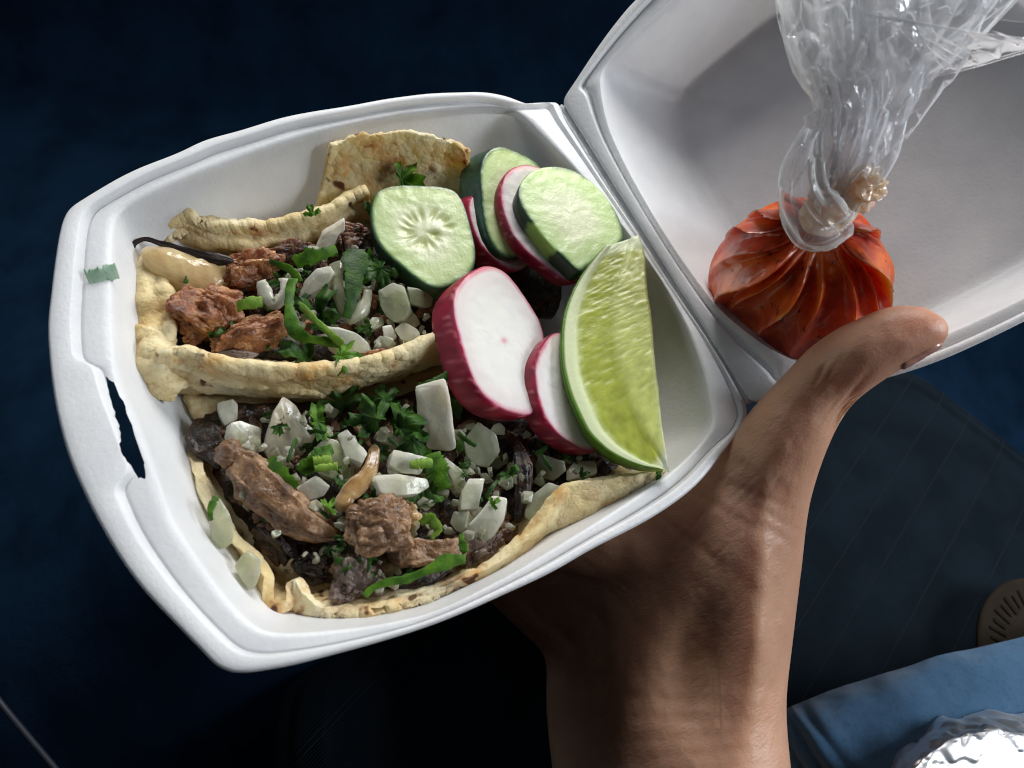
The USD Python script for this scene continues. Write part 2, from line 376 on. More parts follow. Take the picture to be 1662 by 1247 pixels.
rings += [rim_ring(np.maximum(step, .23), LOW * .8 - .0002), rim_ring(np.maximum(step + .035, .26), LOW - .0007), rim_ring(np.maximum(step + .07, .29), LOW - .0002), rim_ring(np.maximum(step + .12, .33), LOW)]
t2 = np.minimum(np.maximum(step + .3, .8), .97)
rings += [rim_ring(np.minimum(t2, .90), LOW), rim_ring(.955 * one, LOW - .0002), rim_ring(1.0 * one, LOW - .0012)]
for k, z in ((.03, -.0050), (.10, -.0085), (.25, -.0145), (.45, -.0220), (.65, -.0290), (.82, -.0345), (.92, -.0375)):
    rings.append(wall(k, z))
rings += [inset(floor_ring, .98, -.0395), inset(floor_ring, .93, -.040), inset(floor_ring, .4, -.040)]
v, f = rings_mesh(rings)
v[:, 2] += (fbm(v * 70, 2, 5) - .5) * .0003
f = outward(v, f)
tray_m = manifold3d.Manifold(manifold3d.Mesh(v.astype(np.float32), f.astype(np.uint32)))
slot_px = np.array([(172,612),(184,621),(199,650),(213,691),(233,750),(236,778),(226,776),(206,750),(194,728),(197,703),(188,677),(178,642)], float)
rs = random.Random(4)
s2 = []
for a, b in zip(slot_px, np.roll(slot_px, -1, 0)):
    for k in range(4): s2.append(a + (b - a) * k / 4 + np.array([rs.uniform(-1.6, 1.6), rs.uniform(-1.6, 1.6)]))
s2 = np.array(s2)
top3, bot3 = W(s2[:, 0], s2[:, 1], .004), W(s2[:, 0], s2[:, 1], -.022)
slot_v, slot_f = rings_mesh([bot3, top3]); slot_f = outward(slot_v, slot_f)
slot_m = manifold3d.Manifold(manifold3d.Mesh(slot_v.astype(np.float32), slot_f.astype(np.uint32)))
if slot_m.volume() > 0 and tray_m.volume() > 0: tray_m = tray_m - slot_m
else: print('tray manifold?', tray_m.status(), slot_m.status())
mm = tray_m.to_mesh(); tv, tf = mm.vert_properties[:, :3].astype(float), mm.tri_verts
box = thing('foam_container', 'white foam takeout clamshell held open with tacos in its tray', 'food container')
put('tray', (tv, tf), M['foam'], box, smooth=35)

# the lid: turned up about the hinge
TL = math.radians(36)
LO = np.array([A_H, 0, 0.0005]); LD = np.array([math.cos(TL), 0, math.sin(TL)]); LN = np.array([-math.sin(TL), 0, math.cos(TL)])
def LP(d, y, h=0.0):
    d, y, h = np.broadcast_arrays(np.asarray(d, float), np.asarray(y, float), np.asarray(h, float))
    return LO + d[..., None] * LD + y[..., None] * np.array([0, 1.0, 0]) + h[..., None] * LN
def lid_dy(pts, h=0.0):
    a = np.asarray(pts, float); d = ray(a[:, 0], a[:, 1]); t = ((LO + h * LN - CAM) @ LN) / (d @ LN)
    q = CAM + d * t[:, None] - LO
    return np.stack([q @ LD, q[:, 1]], 1)
L_OUT = [[(.0,-.066),(.0,-.03),(.0,.03),(.0,.0685)],
 [(.0,.0685),(.009,.0727),(.0183,.0771),(.0324,.0828),(.0421,.0857),(.07,.0880),(.10,.0885),(.13,.0860),(.158,.0790)],
 [(.158,.0790),(.170,.0735),(.177,.06),(.187,.03),(.190,0),(.187,-.03),(.177,-.06),(.170,-.0735),(.158,-.0785)],
 [(.158,-.0785),(.13,-.0835),(.10,-.0846),(.0795,-.0843),(.0605,-.0833),(.0496,-.0819),(.0391,-.0796),(.015,-.0715),(.0,-.066)]]
L_IN = [[(.0185,-.0610),(.0120,-.047),(.0073,-.029),(.0060,0),(.0066,.02),(.0091,.0452),(.014,.061),(.0180,.0690)],
 [(.0180,.0690),(.021,.0715),(.036,.0752),(.0525,.0775),(.09,.080),(.13,.0775),(.150,.071)],
 [(.150,.071),(.157,.066),(.164,.05),(.172,.02),(.172,-.02),(.164,-.05),(.157,-.066),(.150,-.071)],
 [(.150,-.071),(.13,-.0755),(.10,-.0785),(.0832,-.0781),(.0596,-.0764),(.04,-.0715),(.024,-.0640),(.0185,-.0610)]]
lo = smooth_closed(sides(L_OUT, NS), 4); li = smooth_closed(sides(L_IN, NS), 8)
# far up the lid curls a little less than flat: keep it plane
lside = np.arange(NP) // NS
lh = smooth_closed(np.where(lside == 0, 1.0, 0.0)[:, None], 10)[:, 0]
lcen = np.array([.088, 0.0])
lfl = smooth_closed(lcen + (li - lcen) * np.array([.78, .84]), 14)
lfl[:, 0] = np.where(lfl[:, 0] < .04, lfl[:, 0] + .006, lfl[:, 0])
def lring(dy, h): return LP(dy[:, 0], dy[:, 1], h)
def lrim(fr): return lo + (li - lo) * (fr[:, None] if np.ndim(fr) else fr)
def lwall(k): return li * (1 - k) + lfl * k
rings = [lring(lcen + (lfl - lcen) * .4, -.037 - TH), lring(lcen + (lfl - lcen) * .9, -.037 - TH), lring(lcen + (lfl - lcen) * 1.02, -.0355 - TH)]
for k in (.75, .5, .25, .08): rings.append(lring(lcen + (lwall(k) - lcen) * 1.035, -.003 - .034 * k - TH * .6))
lst = .40 * (1 - lh) + .62 * lh
rings += [lring(lrim(.9), -.0062), lring(lrim(.3), -.0045), lring(lrim(.03), -.0040), lring(lrim(0.), -.0026), lring(lrim(-.005), -.0012), lring(lrim(.012), -.0004), lring(lrim(.05), 0.), lring(lrim(.16), .0002)]
rings += [lring(lrim(lst - .10), .0002), lring(lrim(lst - .03), -.0004 - 0 * lst), lring(lrim(lst), -.0022), lring(lrim(lst + .06), -.0026), lring(lrim(lst + .14), -.0020 + .0016 * lh), lring(lrim(.9), -.0018 + .0019 * lh), lring(lrim(.97), -.0020 + .0022 * lh), lring(lrim(1.), -.0026 + .0018 * lh)]
for k, z in ((.03, -.0045), (.10, -.008), (.25, -.0135), (.45, -.0205), (.65, -.0270), (.82, -.0320), (.92, -.0348)): rings.append(lring(lwall(k), z))
rings += [lring(lcen + (lfl - lcen) * .985, -.0365), lring(lcen + (lfl - lcen) * .93, -.037), lring(lcen + (lfl - lcen) * .4, -.037)]
v, f = rings_mesh(rings)
v = v + LN * ((fbm(v * 70, 2, 6) - .5) * .0003)[:, None]
put('lid', (v, outward(v, f)), M['foam'], box, smooth=35)

# the hinge: three pressed creases between tray and lid
hy = np.linspace(-.0655, .0680, 90); G = []
prof = [(-.0012, -.0016), (-.0004, -.0020), (.0004, -.0022), (.0010, -.0012), (.0016, -.0021), (.0024, -.0019), (.0032, -.0006)]
for (dx, dz) in prof:
    q = np.stack([np.full(90, A_H + dx - .0005), hy, np.full(90, dz) + (noise(np.stack([hy * 900, hy * 0, hy * 0 + dx * 4000], 1), 3) - .5) * .0007], 1); G.append(q)
v, f = thick_sheet(np.array(G), .0018)
put('hinge', (v, f), M['foam'], box)
# ------------------------------------------------------------------ the car seat far below; its far ridge is added to block light
SEAT_Z = -.20
def seat_h(x, y):
    p = np.stack([x * 7, y * 7, 0 * x], -1)
    r2 = ((x + .02) / .17) ** 2 + ((y + .01) / .15) ** 2
    return SEAT_Z - .05 + .160 * np.exp(-r2 * 1.15) - .25 * np.clip(np.hypot(x, y) - .20, 0, .5) + .40 / (1 + np.exp(-((x * .55 + y * .83) - .40) / .022)) + (fbm(p, 3, 2) - .5) * .02  # hump shaped for a glow round the tray; far ridge added to block light
n = 220
gx, gy = np.meshgrid(np.linspace(-.9, 1.1, n), np.linspace(-.8, 1.2, n), indexing='ij')
G = np.stack([gx, gy, seat_h(gx, gy)], -1)
v = G.reshape(-1, 3); f = grid_faces(n, n)
put('ground', (v, f[:, ::-1] if vnormals(v, f)[:, 2].mean() < 0 else f), M['seat_navy'], None, kind='structure')

# ribbed, striped insert of the seat: a cushion panel with stitched lines
ZI = -.115
pan_px = [(478,1075),(452,1120),(440,1190),(445,1300),(520,1420),(900,1460),(1500,1420),(1900,1250),(1900,900),(1662,705),(1510,588),(1400,560),(1180,600),(900,760),(650,960)]
A0, N0 = plane((600, 1150, ZI), (1400, 900, ZI - .005), (1600, 660, ZI - .012))
poly = on((A0, N0), pan_px)
S0 = on((A0, N0), [(1480, 618)])[0]; S1 = on((A0, N0), [(1262, 935)])[0]
U = unit(S1 - S0); Vv = unit(np.cross(N0, U))
uv = np.stack([(poly - S0) @ U, (poly - S0) @ Vv], 1)
uv = polyresample(np.vstack([uv, uv[:1]]), 301)[:-1]; uv = smooth_closed(uv, 4)
from shapely.geometry import Polygon, LineString, Point
pg = Polygon(uv).buffer(0)
def panel_pts(uv2, h=0.0):
    uv2 = np.asarray(uv2); e = np.array([pg.exterior.distance(Point(*q)) for q in uv2])
    drop = -.02 * np.exp(-e / .006)
    return S0 + uv2[:, :1] * U + uv2[:, 1:2] * Vv + N0 * (drop + h)[:, None]
c2 = uv.mean(0); ringsP = []
for k in (1.0, .985, .96, .92, .86, .78, .65, .5, .35, .2, .08):
    ringsP.append(panel_pts(c2 + (uv - c2) * k))
bottom = ringsP[0] - N0 * .03
v, f = rings_mesh([bottom] + ringsP)
seat = thing('seat_cushion', 'dark ribbed seat panel with thin pale stripes below the hand', 'car seat')
put('panel', (v, outward(v, f)), M['seat_rib'], seat)
b = pg.bounds
lines = [0.0]
s_px = [(1534, 640), (1440, 905), (1550, 870), (1625, 900), (700, 1010), (820, 1060), (600, 1100)]
for q in s_px:
    r = on((A0, N0), [q])[0]; lines.append(float((r - S0) @ Vv))
def seg_tubes(c, rad, par, nm, mat, h=0.0):
    L = LineString([(b[0], c), (b[2], c)]).intersection(pg.buffer(-.004))
    for g in getattr(L, 'geoms', [L]):
        if g.length < .01: continue
        a = np.array(g.coords); q = a[0] + (a[-1] - a[0]) * np.linspace(0, 1, 60)[:, None]
        q3 = panel_pts(q, h)
        return q3
for c in sorted(lines):
    q3 = seg_tubes(c, .0004, seat, 'piping', M['seat_line'])
    if q3 is not None: put('stripe', tube(q3, .00038, 6), M['seat_line'], seat)
# fine ribs between the stripes
vs, fs, off = [], [], 0
c = b[1]
while c < b[3]:
    L = LineString([(b[0], c), (b[2], c)]).intersection(pg.buffer(-.005))
    for g in getattr(L, 'geoms', [L]):
        if g.length < .01: continue
        a = np.array(g.coords); q = a[0] + (a[-1] - a[0]) * np.linspace(0, 1, 40)[:, None]
        tv_, tf_ = tube(panel_pts(q, -.00005), .00033, 5); vs.append(tv_); fs.append(tf_ + off); off += len(tv_)
    c += .0011
put('rib', (np.vstack(vs), np.vstack(fs)), M['seat_rib'], seat, kind='stuff')
# seam trim crossing the lower left corner
q = P3([(-60, 1060, -.17), (0, 1140, -.17), (45, 1195, -.172), (95, 1255, -.175), (150, 1330, -.178)])
tr = tube(spline(q, 40), .0013, 10)
p_ = put('seat_seam', tr, M['trim'], None); setd(p_, 'pale raised seam line crossing the dark lower left corner of the seat', 'seam')
# ------------------------------------------------------------------ food builders
def frame_at(px, py, z):
    p = W(px, py, z); n = unit(CAM - p)
    r = unit(RM[0] - n * (RM[0] @ n)); u = np.cross(n, r)
    return p, r, u, n, np.linalg.norm(CAM - p) * (-(ray(px, py) / np.linalg.norm(ray(px, py))) @ RM[2]) / F    # point, right, up, toward the viewer, metres per pixel

def chunk(px, py, z, w, h, ang=0, dep=.75, seed=0, amp=.28, sub=5, fib=(1, 1), fine=.08):
    """irregular lump: w, h in photograph pixels at that place, ang in degrees anticlockwise"""
    p, r, u, n, s = frame_at(px, py, z)
    v, f = ico(sub)
    a = math.radians(ang); e1 = math.cos(a) * r + math.sin(a) * u; e2 = -math.sin(a) * r + math.cos(a) * u
    q = v * np.array([1 / fib[0], 1 / fib[1], 1])
    g = np.sign(v) * np.abs(v) ** .8; rg = np.random.default_rng(seed)
    for dq in rg.normal(size=(9, 3)):
        dq = unit(dq); o = g @ dq; g = g - np.clip(o - rg.uniform(.62, .95), 0, 9)[:, None] * dq * .6
    d = 1 + amp * (fbm(q * 1.3 + seed * 7.1, 3, seed) * 2 - 1) * 1.6 - amp * .8 * ridge(q * 1.9 + 3.3 * seed, seed + 5) ** 4 + fine * (fbm(q * np.array([3.0, 9, 6]) + seed, 3, seed + 9) * 2 - 1) - .05 * ridge(q * np.array([1.0, 5, 4]) + seed, seed + 13) ** 5 + .14 * (fbm(q * 3.2 + seed, 2, seed + 17) * 2 - 1) + .06 * (fbm(q * 13 + seed, 3, seed + 15) * 2 - 1)
    g = g * d[:, None]
    pos = p + (g[:, :1] * e1 * w / 2 + g[:, 1:2] * e2 * h / 2 + g[:, 2:] * n * dep * min(w, h) / 2) * s * 1.16
    return pos, f

def strand(path, w, dep=.6, seed=0, amp=.2, n=110, m=48, fine=.12, taper=.35):
    """bent strip of meat or onion along a path of (px, py, z)"""
    P = spline(P3(path), n); mid = path[len(path) // 2]
    _, r, u, nn, s = frame_at(*mid)
    t = np.gradient(P, axis=0); t /= np.linalg.norm(t, axis=1, keepdims=True)
    b = np.cross(nn, t); b /= np.linalg.norm(b, axis=1, keepdims=True); k = np.cross(t, b)
    x = np.linspace(0, 1, n); ww = np.interp(x, np.linspace(0, 1, len(np.atleast_1d(w))), np.atleast_1d(w)) * s / 2
    ww = ww * (1 + .5 * (fbm(np.stack([x * 5 + seed, x * 0, x * 0], 1), 3, seed + 21) - .5))
    env = np.clip(np.minimum(x, 1 - x) / taper, 0, 1) ** .5 * .96 + .04
    a = np.linspace(0, 2 * np.pi, m, endpoint=False); rings = []
    L = np.linalg.norm(np.diff(P, axis=0), axis=1).sum()
    for i in range(n):
        c = np.stack([np.full(m, x[i] * L * 90), np.cos(a) * 1.5 + seed * 3.1, np.sin(a) * 1.5], 1)
        rr = 1 + amp * (fbm(c, 3, seed) * 2 - 1) * 1.6 + fine * 1.6 * (fbm(c * np.array([.9, 4, 4]), 3, seed + 3) * 2 - 1) - .14 * ridge(c * np.array([.5, 1.9, 1.9]), seed + 6) ** 5 + .10 * (fbm(c * np.array([5.0, 6, 6]), 3, seed + 8) * 2 - 1)
        ca, sa = np.sign(np.cos(a)) * np.abs(np.cos(a)) ** .55, np.sign(np.sin(a)) * np.abs(np.sin(a)) ** .55
        rings.append(P[i] + ww[i] * env[i] * ((rr * ca)[:, None] * b[i] + (rr * sa * dep)[:, None] * k[i]))
    v, f = rings_mesh(rings)
    return v, outward(v, f)

def slab(face, pl, off=(0, 0), dep=.003, n=72, bulge=.0, scale=1.0, seed=0, rough=.0002, bevel=.9, closed_spline=True, dome=0.0, sharp=False):
    """a slice: its face outline (photograph pixels) on the plane pl, its back shifted by off pixels and dep metres; -> v, f, rad (0..1 on face, >1 on the rim), ang"""
    if sharp:
        q = np.asarray(face, float); q = polyresample(np.vstack([q, q[:1]]), n + 1)[:-1]
        q = smooth_closed(q, 1)
    else: q = spline(np.asarray(face, float), n, closed=True)
    R = on(pl, q); c = R.mean(0); A, N = pl
    cp = np.asarray(face, float).mean(0)
    _, _, _, nn, s = frame_at(cp[0], cp[1], c[2])
    sh = (off[0] * RM[0] - off[1] * RM[1]) * s - N * dep
    rings, rad = [], []
    fr = list(np.linspace(.03, .96, 20))
    for k in fr: rings.append(c + (R - c) * k + N * dome * (1 - k * k)); rad.append(np.full(n, k))
    rings.append(c + (R - c) * .992 - N * dep * .02); rad.append(np.full(n, .992))
    for k, o in ((.06, 0.4), (.2, .8), (.5, 1.0), (.8, .8), (.94, .35)):
        g = R + sh * k; sc = 1 + (scale - 1) * k
        g = (g - g.mean(0)) * (sc + bulge * o) + g.mean(0); rings.append(g); rad.append(np.full(n, 1 + k))
    g = R + sh; g = (g - g.mean(0)) * scale * .97 + g.mean(0)
    rings.append(g); rad.append(np.full(n, 2.2)); rings.append((g - g.mean(0)) * .4 + g.mean(0)); rad.append(np.full(n, 2.5))
    v, f = rings_mesh(rings)
    v = v + (fbm(v * 420 + seed, 3, seed)[:, None] - .5) * N * rough * 4 + (fbm(v * 160 + seed, 2, seed + 1)[:, None] - .5) * N * rough * 3
    rad = np.concatenate([r for r in rad] + [[0.0], [2.6]])
    ang = np.concatenate([np.tile(np.linspace(0, 2 * np.pi, n, endpoint=False), len(rings)), [0, 0]])
    return v, outward(v, f), rad, ang

def pl_tilt(px, py, z, lean=(0, 0)):
    """plane through a pixel at height z, facing the viewer, leaning right/up by lean (radians)"""
    p, r, u, n, s = frame_at(px, py, z)
    return p, unit(n + r * math.tan(lean[0]) + u * math.tan(lean[1]))

def dice(poly, z, seed, th_px=16, lean=None, bend=0.0):
    """a diced piece of onion: an outline with its own tilt and thickness, slightly bowed as an onion layer is"""
    rnd = random.Random(seed)
    c = np.mean(np.asarray(poly, float), 0)
    lean = lean if lean is not None else (rnd.uniform(-.45, .45), rnd.uniform(-.35, .45))
    p, r, u, nn, s = frame_at(c[0], c[1], z); A, N = pl_tilt(c[0], c[1], z, lean)
    q = np.asarray(poly, float); q = polyresample(np.vstack([q, q[:1]]), 57)[:-1]; q = (np.roll(q, 1, 0) + 4 * q + np.roll(q, -1, 0)) / 6
    R = on((A, N), q); cc = R.mean(0); dep = th_px * s; k2 = rnd.uniform(.78, .98)
    sh = (rnd.uniform(-7, 7) * RM[0] - rnd.uniform(2, 9) * RM[1]) * s - N * dep; rings = []
    for k in (.1, .3, .5, .7, .86, .95): rings.append(cc + (R - cc) * k)
    rings += [cc + (R - cc) * .985 - N * dep * .01, R - N * dep * .06]
    for k in (.25, .5, .75, .93): rings.append(cc + sh * k + (R - cc) * (1 + (k2 - 1) * k))
    for k in (.94, .5): rings.append(cc + sh + (R - cc) * k2 * k)
    v, f = rings_mesh(rings); f = outward(v, f)
    v = v + N * ((fbm(v * 230 + seed, 3, seed) - .5) * .0011)[:, None] + (fbm(v * 520 + seed, 2, seed + 2)[:, None] - .5) * .0005 * unit(r + u)
    ax = unit(r * math.cos(seed) + u * math.sin(seed)); d = (v - p) @ ax; L = np.abs(d).max()
    return v - N * (bend or rnd.uniform(.08, .30)) * (d ** 2 / L)[:, None], f

def ribbon(path, w, seed=0, tilt=0.3, curl=.12, th=.00028, n=60, m=9, twist=0.0):
    """flat leaf strip or stem along a path of (px, py, z), w in pixels"""
    P = spline(P3(path), n); mid = path[len(path) // 2]
    _, r, u, nn, s = frame_at(*mid)
    t = np.gradient(P, axis=0); t /= np.linalg.norm(t, axis=1, keepdims=True)
    b = np.cross(nn, t); b /= np.linalg.norm(b, axis=1, keepdims=True); k = np.cross(t, b)
    x = np.linspace(0, 1, n); ww = np.interp(x, np.linspace(0, 1, len(np.atleast_1d(w))), np.atleast_1d(w)) * s / 2
    ww = ww * (1 + .25 * (noise(np.stack([x * 9, x * 0 + seed, x * 0], 1), seed) - .5) * 2)
    ww = ww * (1 + .35 * (fbm(np.stack([x * 26, x * 0 + seed * 3, x * 0], 1), 2, seed + 5) - .5) * (np.max(w) > 11))
    y = np.linspace(-1, 1, m); G = []
    for j in range(m):
        a = tilt + twist * (x - .5) + .4 * (noise(np.stack([x * 4, x * 0 + seed * 1.7, x * 0], 1), seed + 1) - .5)
        d = np.cos(a)[:, None] * b + np.sin(a)[:, None] * k
        e = -np.sin(a)[:, None] * b + np.cos(a)[:, None] * k
        G.append(P + (ww * y[j])[:, None] * d - (curl * ww * y[j] ** 2)[:, None] * e)
    return thick_sheet(np.array(G), th)

def leaf(px, py, z, size, ang, seed=0, lean=(0, 0), lobes=3, curl=.35):
    """one lobed, toothed cilantro leaflet; size in pixels"""
    size = size * (1.22 if size > 55 else 1.0); p, N = pl_tilt(px, py, z, lean); _, r, u, n, s = frame_at(px, py, z)
    a = math.radians(ang); e1 = unit(math.cos(a) * r + math.sin(a) * u); e1 = unit(e1 - N * (e1 @ N)); e2 = np.cross(N, e1)
    k = 120; th = np.linspace(-np.pi, np.pi, k, endpoint=False); rnd = random.Random(seed)
    rr = .30 + np.zeros(k)
    for c in np.linspace(-1.35, 1.35, lobes) + np.array([rnd.uniform(-.12, .12) for _ in range(lobes)]):
        rr = np.maximum(rr, (1 - .18 * abs(c)) * np.exp(-(np.abs(th - c) / (.95 * 1.35 / lobes + .16)) ** 3))
    rr *= 1 - .20 * np.abs(np.sin(th * 8.5 + seed)) ** .7
    rr = np.where(np.abs(th) > 2.6, rr * .45, rr)
    rings = []
    for q in (.06, .2, .36, .52, .68, .82, .93, 1.0):
        x, y = rr * np.cos(th) * q, rr * np.sin(th) * q
        h = (fbm(np.stack([x * 2.2 + seed, y * 2.2, 0 * x], 1), 2, seed) - .5) * curl * 2.2 - curl * .5 * (x * x + y * y) + .08 * np.abs(np.sin(th * 4.5)) * q
        rings.append(p + (x[:, None] * e1 + y[:, None] * e2 + h[:, None] * N) * size * s * .62)
    v, f = rings_mesh(rings, True, False)
    return v, f

def rowP(pts, n): return spline(P3(pts), n)

# ------------------------------------------------------------------ tortillas
def wavy(G, amp, sc, seed):
    m, n, _ = G.shape
    N = vnormals(G.reshape(-1, 3), grid_faces(m, n)).reshape(m, n, 3)
    d = (fbm(G.reshape(-1, 3) * sc, 3, seed) - .5).reshape(m, n, 1)
    return G + N * d * amp * 2

def loft(rows, n, k):
    R = np.array([rowP(r, n) for r in rows]); d = np.arange(len(R))
    return CubicSpline(d, R, axis=0, bc_type='natural')(np.linspace(0, len(R) - 1, k)) if len(R) > 3 else PchipInterpolator(d, R, axis=0)(np.linspace(0, len(R) - 1, k))

def tcol(geo, spots=()):
    """toasted and stained places of a tortilla, as (px, py, z, radius in m, colour factor)"""
    v = geo[0]; c = np.ones((len(v), 3)); w = v + (fbm(v * 350, 3, 5)[:, None] - .5) * .006
    for x, y, z, r_, k in spots:
        e = np.exp(-(np.linalg.norm(w - W(x, y, z), axis=1) / r_) ** 2)[:, None] * (.45 + .75 * fbm(v * 700, 2, 6)[:, None]); c = c * (1 - np.clip(e, 0, 1)) + c * np.array(k) * np.clip(e, 0, 1)
    return c
BR, OR_, CH = (.45, .30, .18), (.85, .48, .18), (.10, .07, .05)
# upper taco: the rolled lips, back to front
UP = [
 [(262,398,-.034),(330,385,-.036),(420,392,-.036),(520,372,-.034),(600,345,-.032)],
 [(246,380,-.0200),(268,358,-.0175),(292,347,-.0165),(330,358,-.0165),(400,364,-.0165),(470,356,-.0155),(530,340,-.0145),(570,316,-.0135),(596,310,-.0135)],
 [(249,383,-.0180),(270,361,-.0155),(294,351,-.0145),(332,362,-.0148),(400,367,-.0148),(470,359,-.0140),(530,343,-.0130),(570,319,-.0120),(597,312,-.0122)],
 [(254,392,-.0190),(278,374,-.0178),(300,368,-.0175),(338,378,-.0180),(400,384,-.0180),(470,374,-.0172),(530,358,-.0160),(572,332,-.0150),(599,322,-.0150)],
 [(260,402,-.0200),(284,388,-.0188),(308,386,-.0188),(344,395,-.0192),(400,401,-.0192),(470,392,-.0186),(530,374,-.0172),(575,346,-.0164),(601,335,-.0165)],
 [(263,405,-.0225),(286,392,-.0215),(310,391,-.0215),(346,399,-.0215),(400,404,-.0215),(470,395,-.0210),(530,378,-.0200),(576,350,-.0190),(602,340,-.0190)],
 [(268,420,-.032),(300,420,-.034),(350,420,-.035),(420,420,-.035),(480,410,-.035),(560,398,-.035),(700,372,-.035)],
 [(270,500,-.037),(350,500,-.039),(450,500,-.039),(620,480,-.039),(780,450,-.039)],
 [(280,575,-.030),(350,580,-.030),(450,588,-.030),(600,575,-.030),(740,545,-.030)],
 [(258,578,-.0125),(300,568,-.0115),(350,585,-.0115),(420,594,-.0110),(480,598,-.0105),(560,594,-.0100),(620,581,-.0100),(665,566,-.0095),(742,540,-.0100)],
 [(254,577,-.0095),(300,566,-.0080),(350,582,-.0080),(420,591,-.0075),(480,595,-.0070),(560,591,-.0065),(620,578,-.0065),(665,562,-.0065),(740,534,-.0072)],
 [(252,583,-.0100),(299,574,-.0085),(350,589,-.0085),(420,598,-.0080),(480,602,-.0075),(560,598,-.0070),(620,585,-.0070),(665,569,-.0070),(739,541,-.0078)],
 [(251,600,-.0150),(299,596,-.0135),(350,609,-.0135),(420,616,-.0130),(480,618,-.0125),(560,612,-.0120),(620,600,-.0120),(665,584,-.0120),(738,556,-.0125)],
 [(254,618,-.0215),(300,620,-.0200),(350,628,-.0200),(420,633,-.0195),(480,634,-.0190),(560,627,-.0185),(620,614,-.0185),(665,598,-.0185),(737,570,-.0190)],
 [(268,622,-.030),(320,622,-.030),(420,628,-.030),(520,622,-.030),(620,604,-.030),(735,566,-.030)]]
def ploft(rows, n, k):
    R = np.array([rowP(r, n) for r in rows]); L_ = np.r_[0, np.cumsum(np.linalg.norm(np.diff(R, axis=0), axis=2).mean(1) + .0016)]
    return PchipInterpolator(L_, R, axis=0)(np.linspace(0, L_[-1], k))
G = ploft(UP, 190, 190)
jg = (fbm(np.stack([np.linspace(0, 30, 190), np.zeros(190), np.zeros(190)], 1), 3, 71) - .5)
for t0_ in (.11, .62):
    wgt = np.exp(-((np.linspace(0, 1, 190) - t0_) / .05) ** 2)
    G[..., 2] += wgt[:, None] * jg[None] * .0022
G = wavy(G, .0016, 100, 3); G = wavy(G, .0007, 380, 9)
def creased(G, seed, a=.0011, du=3, dr=24):
    m, n_, _ = G.shape; Nn = vnormals(G.reshape(-1, 3), grid_faces(m, n_)).reshape(m, n_, 3)
    uu, rr = np.meshgrid(np.linspace(0, 1, n_), np.linspace(0, 1, m)); w = np.stack([uu * du, rr * dr + uu * 3 * np.sin(seed), uu * 0 + seed], -1)
    w[..., 1] += (fbm(w * .8, 2, seed) - .5) * 2
    return G - Nn * (ridge(w, seed) ** 6 * a * (.4 + 1.2 * noise(w * .5, seed + 2)) )[..., None]
G = creased(G, 5)
th = .0016 + .0012 * fbm(G * 200, 3, 4)
tor = thing('corn_tortilla', 'pale corn tortilla with rolled lips around the reddish pork of the upper taco', 'tortilla')
g_ = thick_sheet(G, th); put('folded_sheet', g_, M['tortilla'], tor, col=tcol(g_, [(345,592,-.009,.0032,OR_),(282,580,-.010,.0024,OR_),(300,590,-.010,.0016,BR),(495,606,-.008,.0038,OR_),(420,378,-.016,.0020,BR),(590,322,-.013,.0022,BR),(640,590,-.009,.0026,BR),(560,612,-.012,.0030,OR_),(455,372,-.016,.0016,CH)]))
def patch(rows, n, k, seed, th=.0020, a1=.0010, a2=.0006, rag=0.0):
    G = loft(rows, n, k); G = wavy(G, a1, 140, seed); G = wavy(G, a2, 430, seed + 1)
    if rag:
        jag = (fbm(np.stack([np.linspace(0, 14, n), np.zeros(n) + seed, np.zeros(n)], 1), 3, seed) - .5) * rag
        d0 = G[0] - G[3]; d0 /= np.linalg.norm(d0, axis=1, keepdims=True)
        for i in range(4): G[i] += d0 * (jag * (1 - i / 4))[:, None]
    return thick_sheet(G, th + .0010 * fbm(G * 170, 2, seed))
LE = [[(222,400,-.020),(216,430,-.018),(219,470,-.017),(222,510,-.017),(216,545,-.016)],
      [(236,405,-.017),(232,432,-.0145),(234,470,-.0135),(238,510,-.0135),(234,555,-.013)],
      [(255,428,-.017),(252,445,-.0150),(256,470,-.0140),(262,510,-.0140),(258,560,-.013)],
      [(266,440,-.017),(272,455,-.0150),(280,480,-.0145),(282,510,-.0145),(275,555,-.014)],
      [(268,445,-.030),(276,470,-.030),(282,490,-.030),(282,520,-.030),(274,560,-.026)]]
g_ = patch(LE, 60, 44, 21, .0018, .0012); put('end_fold', g_, M['tortilla'], tor, col=tcol(g_, [(278,495,-.014,.0024,OR_),(268,460,-.015,.0016,BR)]))
TE = [[(222,528,-.016),(216,560,-.0165),(218,595,-.018),(232,628,-.019),(258,648,-.020),(282,648,-.021)],
      [(240,530,-.0125),(236,560,-.0125),(236,592,-.0135),(250,618,-.0150),(270,634,-.0160),(290,636,-.018)],
      [(262,540,-.0130),(258,562,-.0120),(256,585,-.0120),(266,606,-.0135),(282,620,-.0150),(300,624,-.017)],
      [(285,552,-.020),(280,570,-.018),(276,590,-.017),(284,606,-.018),(300,616,-.020),(316,620,-.022)]]
g_ = patch(TE, 60, 36, 31, .0022, .0014, .0009, rag=.004); put('torn_edge', g_, M['tortilla'], tor, col=tcol(g_))
FL = [[(536,236,-.004),(562,224,-.003),(600,217,-.002),(645,213,-.002),(695,220,-.002),(735,229,-.003),(760,247,-.004)],
      [(530,258,-.008),(562,246,-.007),(600,240,-.006),(645,237,-.006),(695,242,-.006),(735,250,-.007),(760,266,-.008)],
      [(522,295,-.015),(562,285,-.014),(610,278,-.013),(660,276,-.013),(700,278,-.013),(735,282,-.014),(757,290,-.014)],
      [(507,348,-.022),(560,338,-.021),(620,330,-.020),(670,328,-.020),(745,325,-.020)],
      [(500,385,-.030),(560,380,-.030),(620,375,-.030),(745,365,-.030)]]
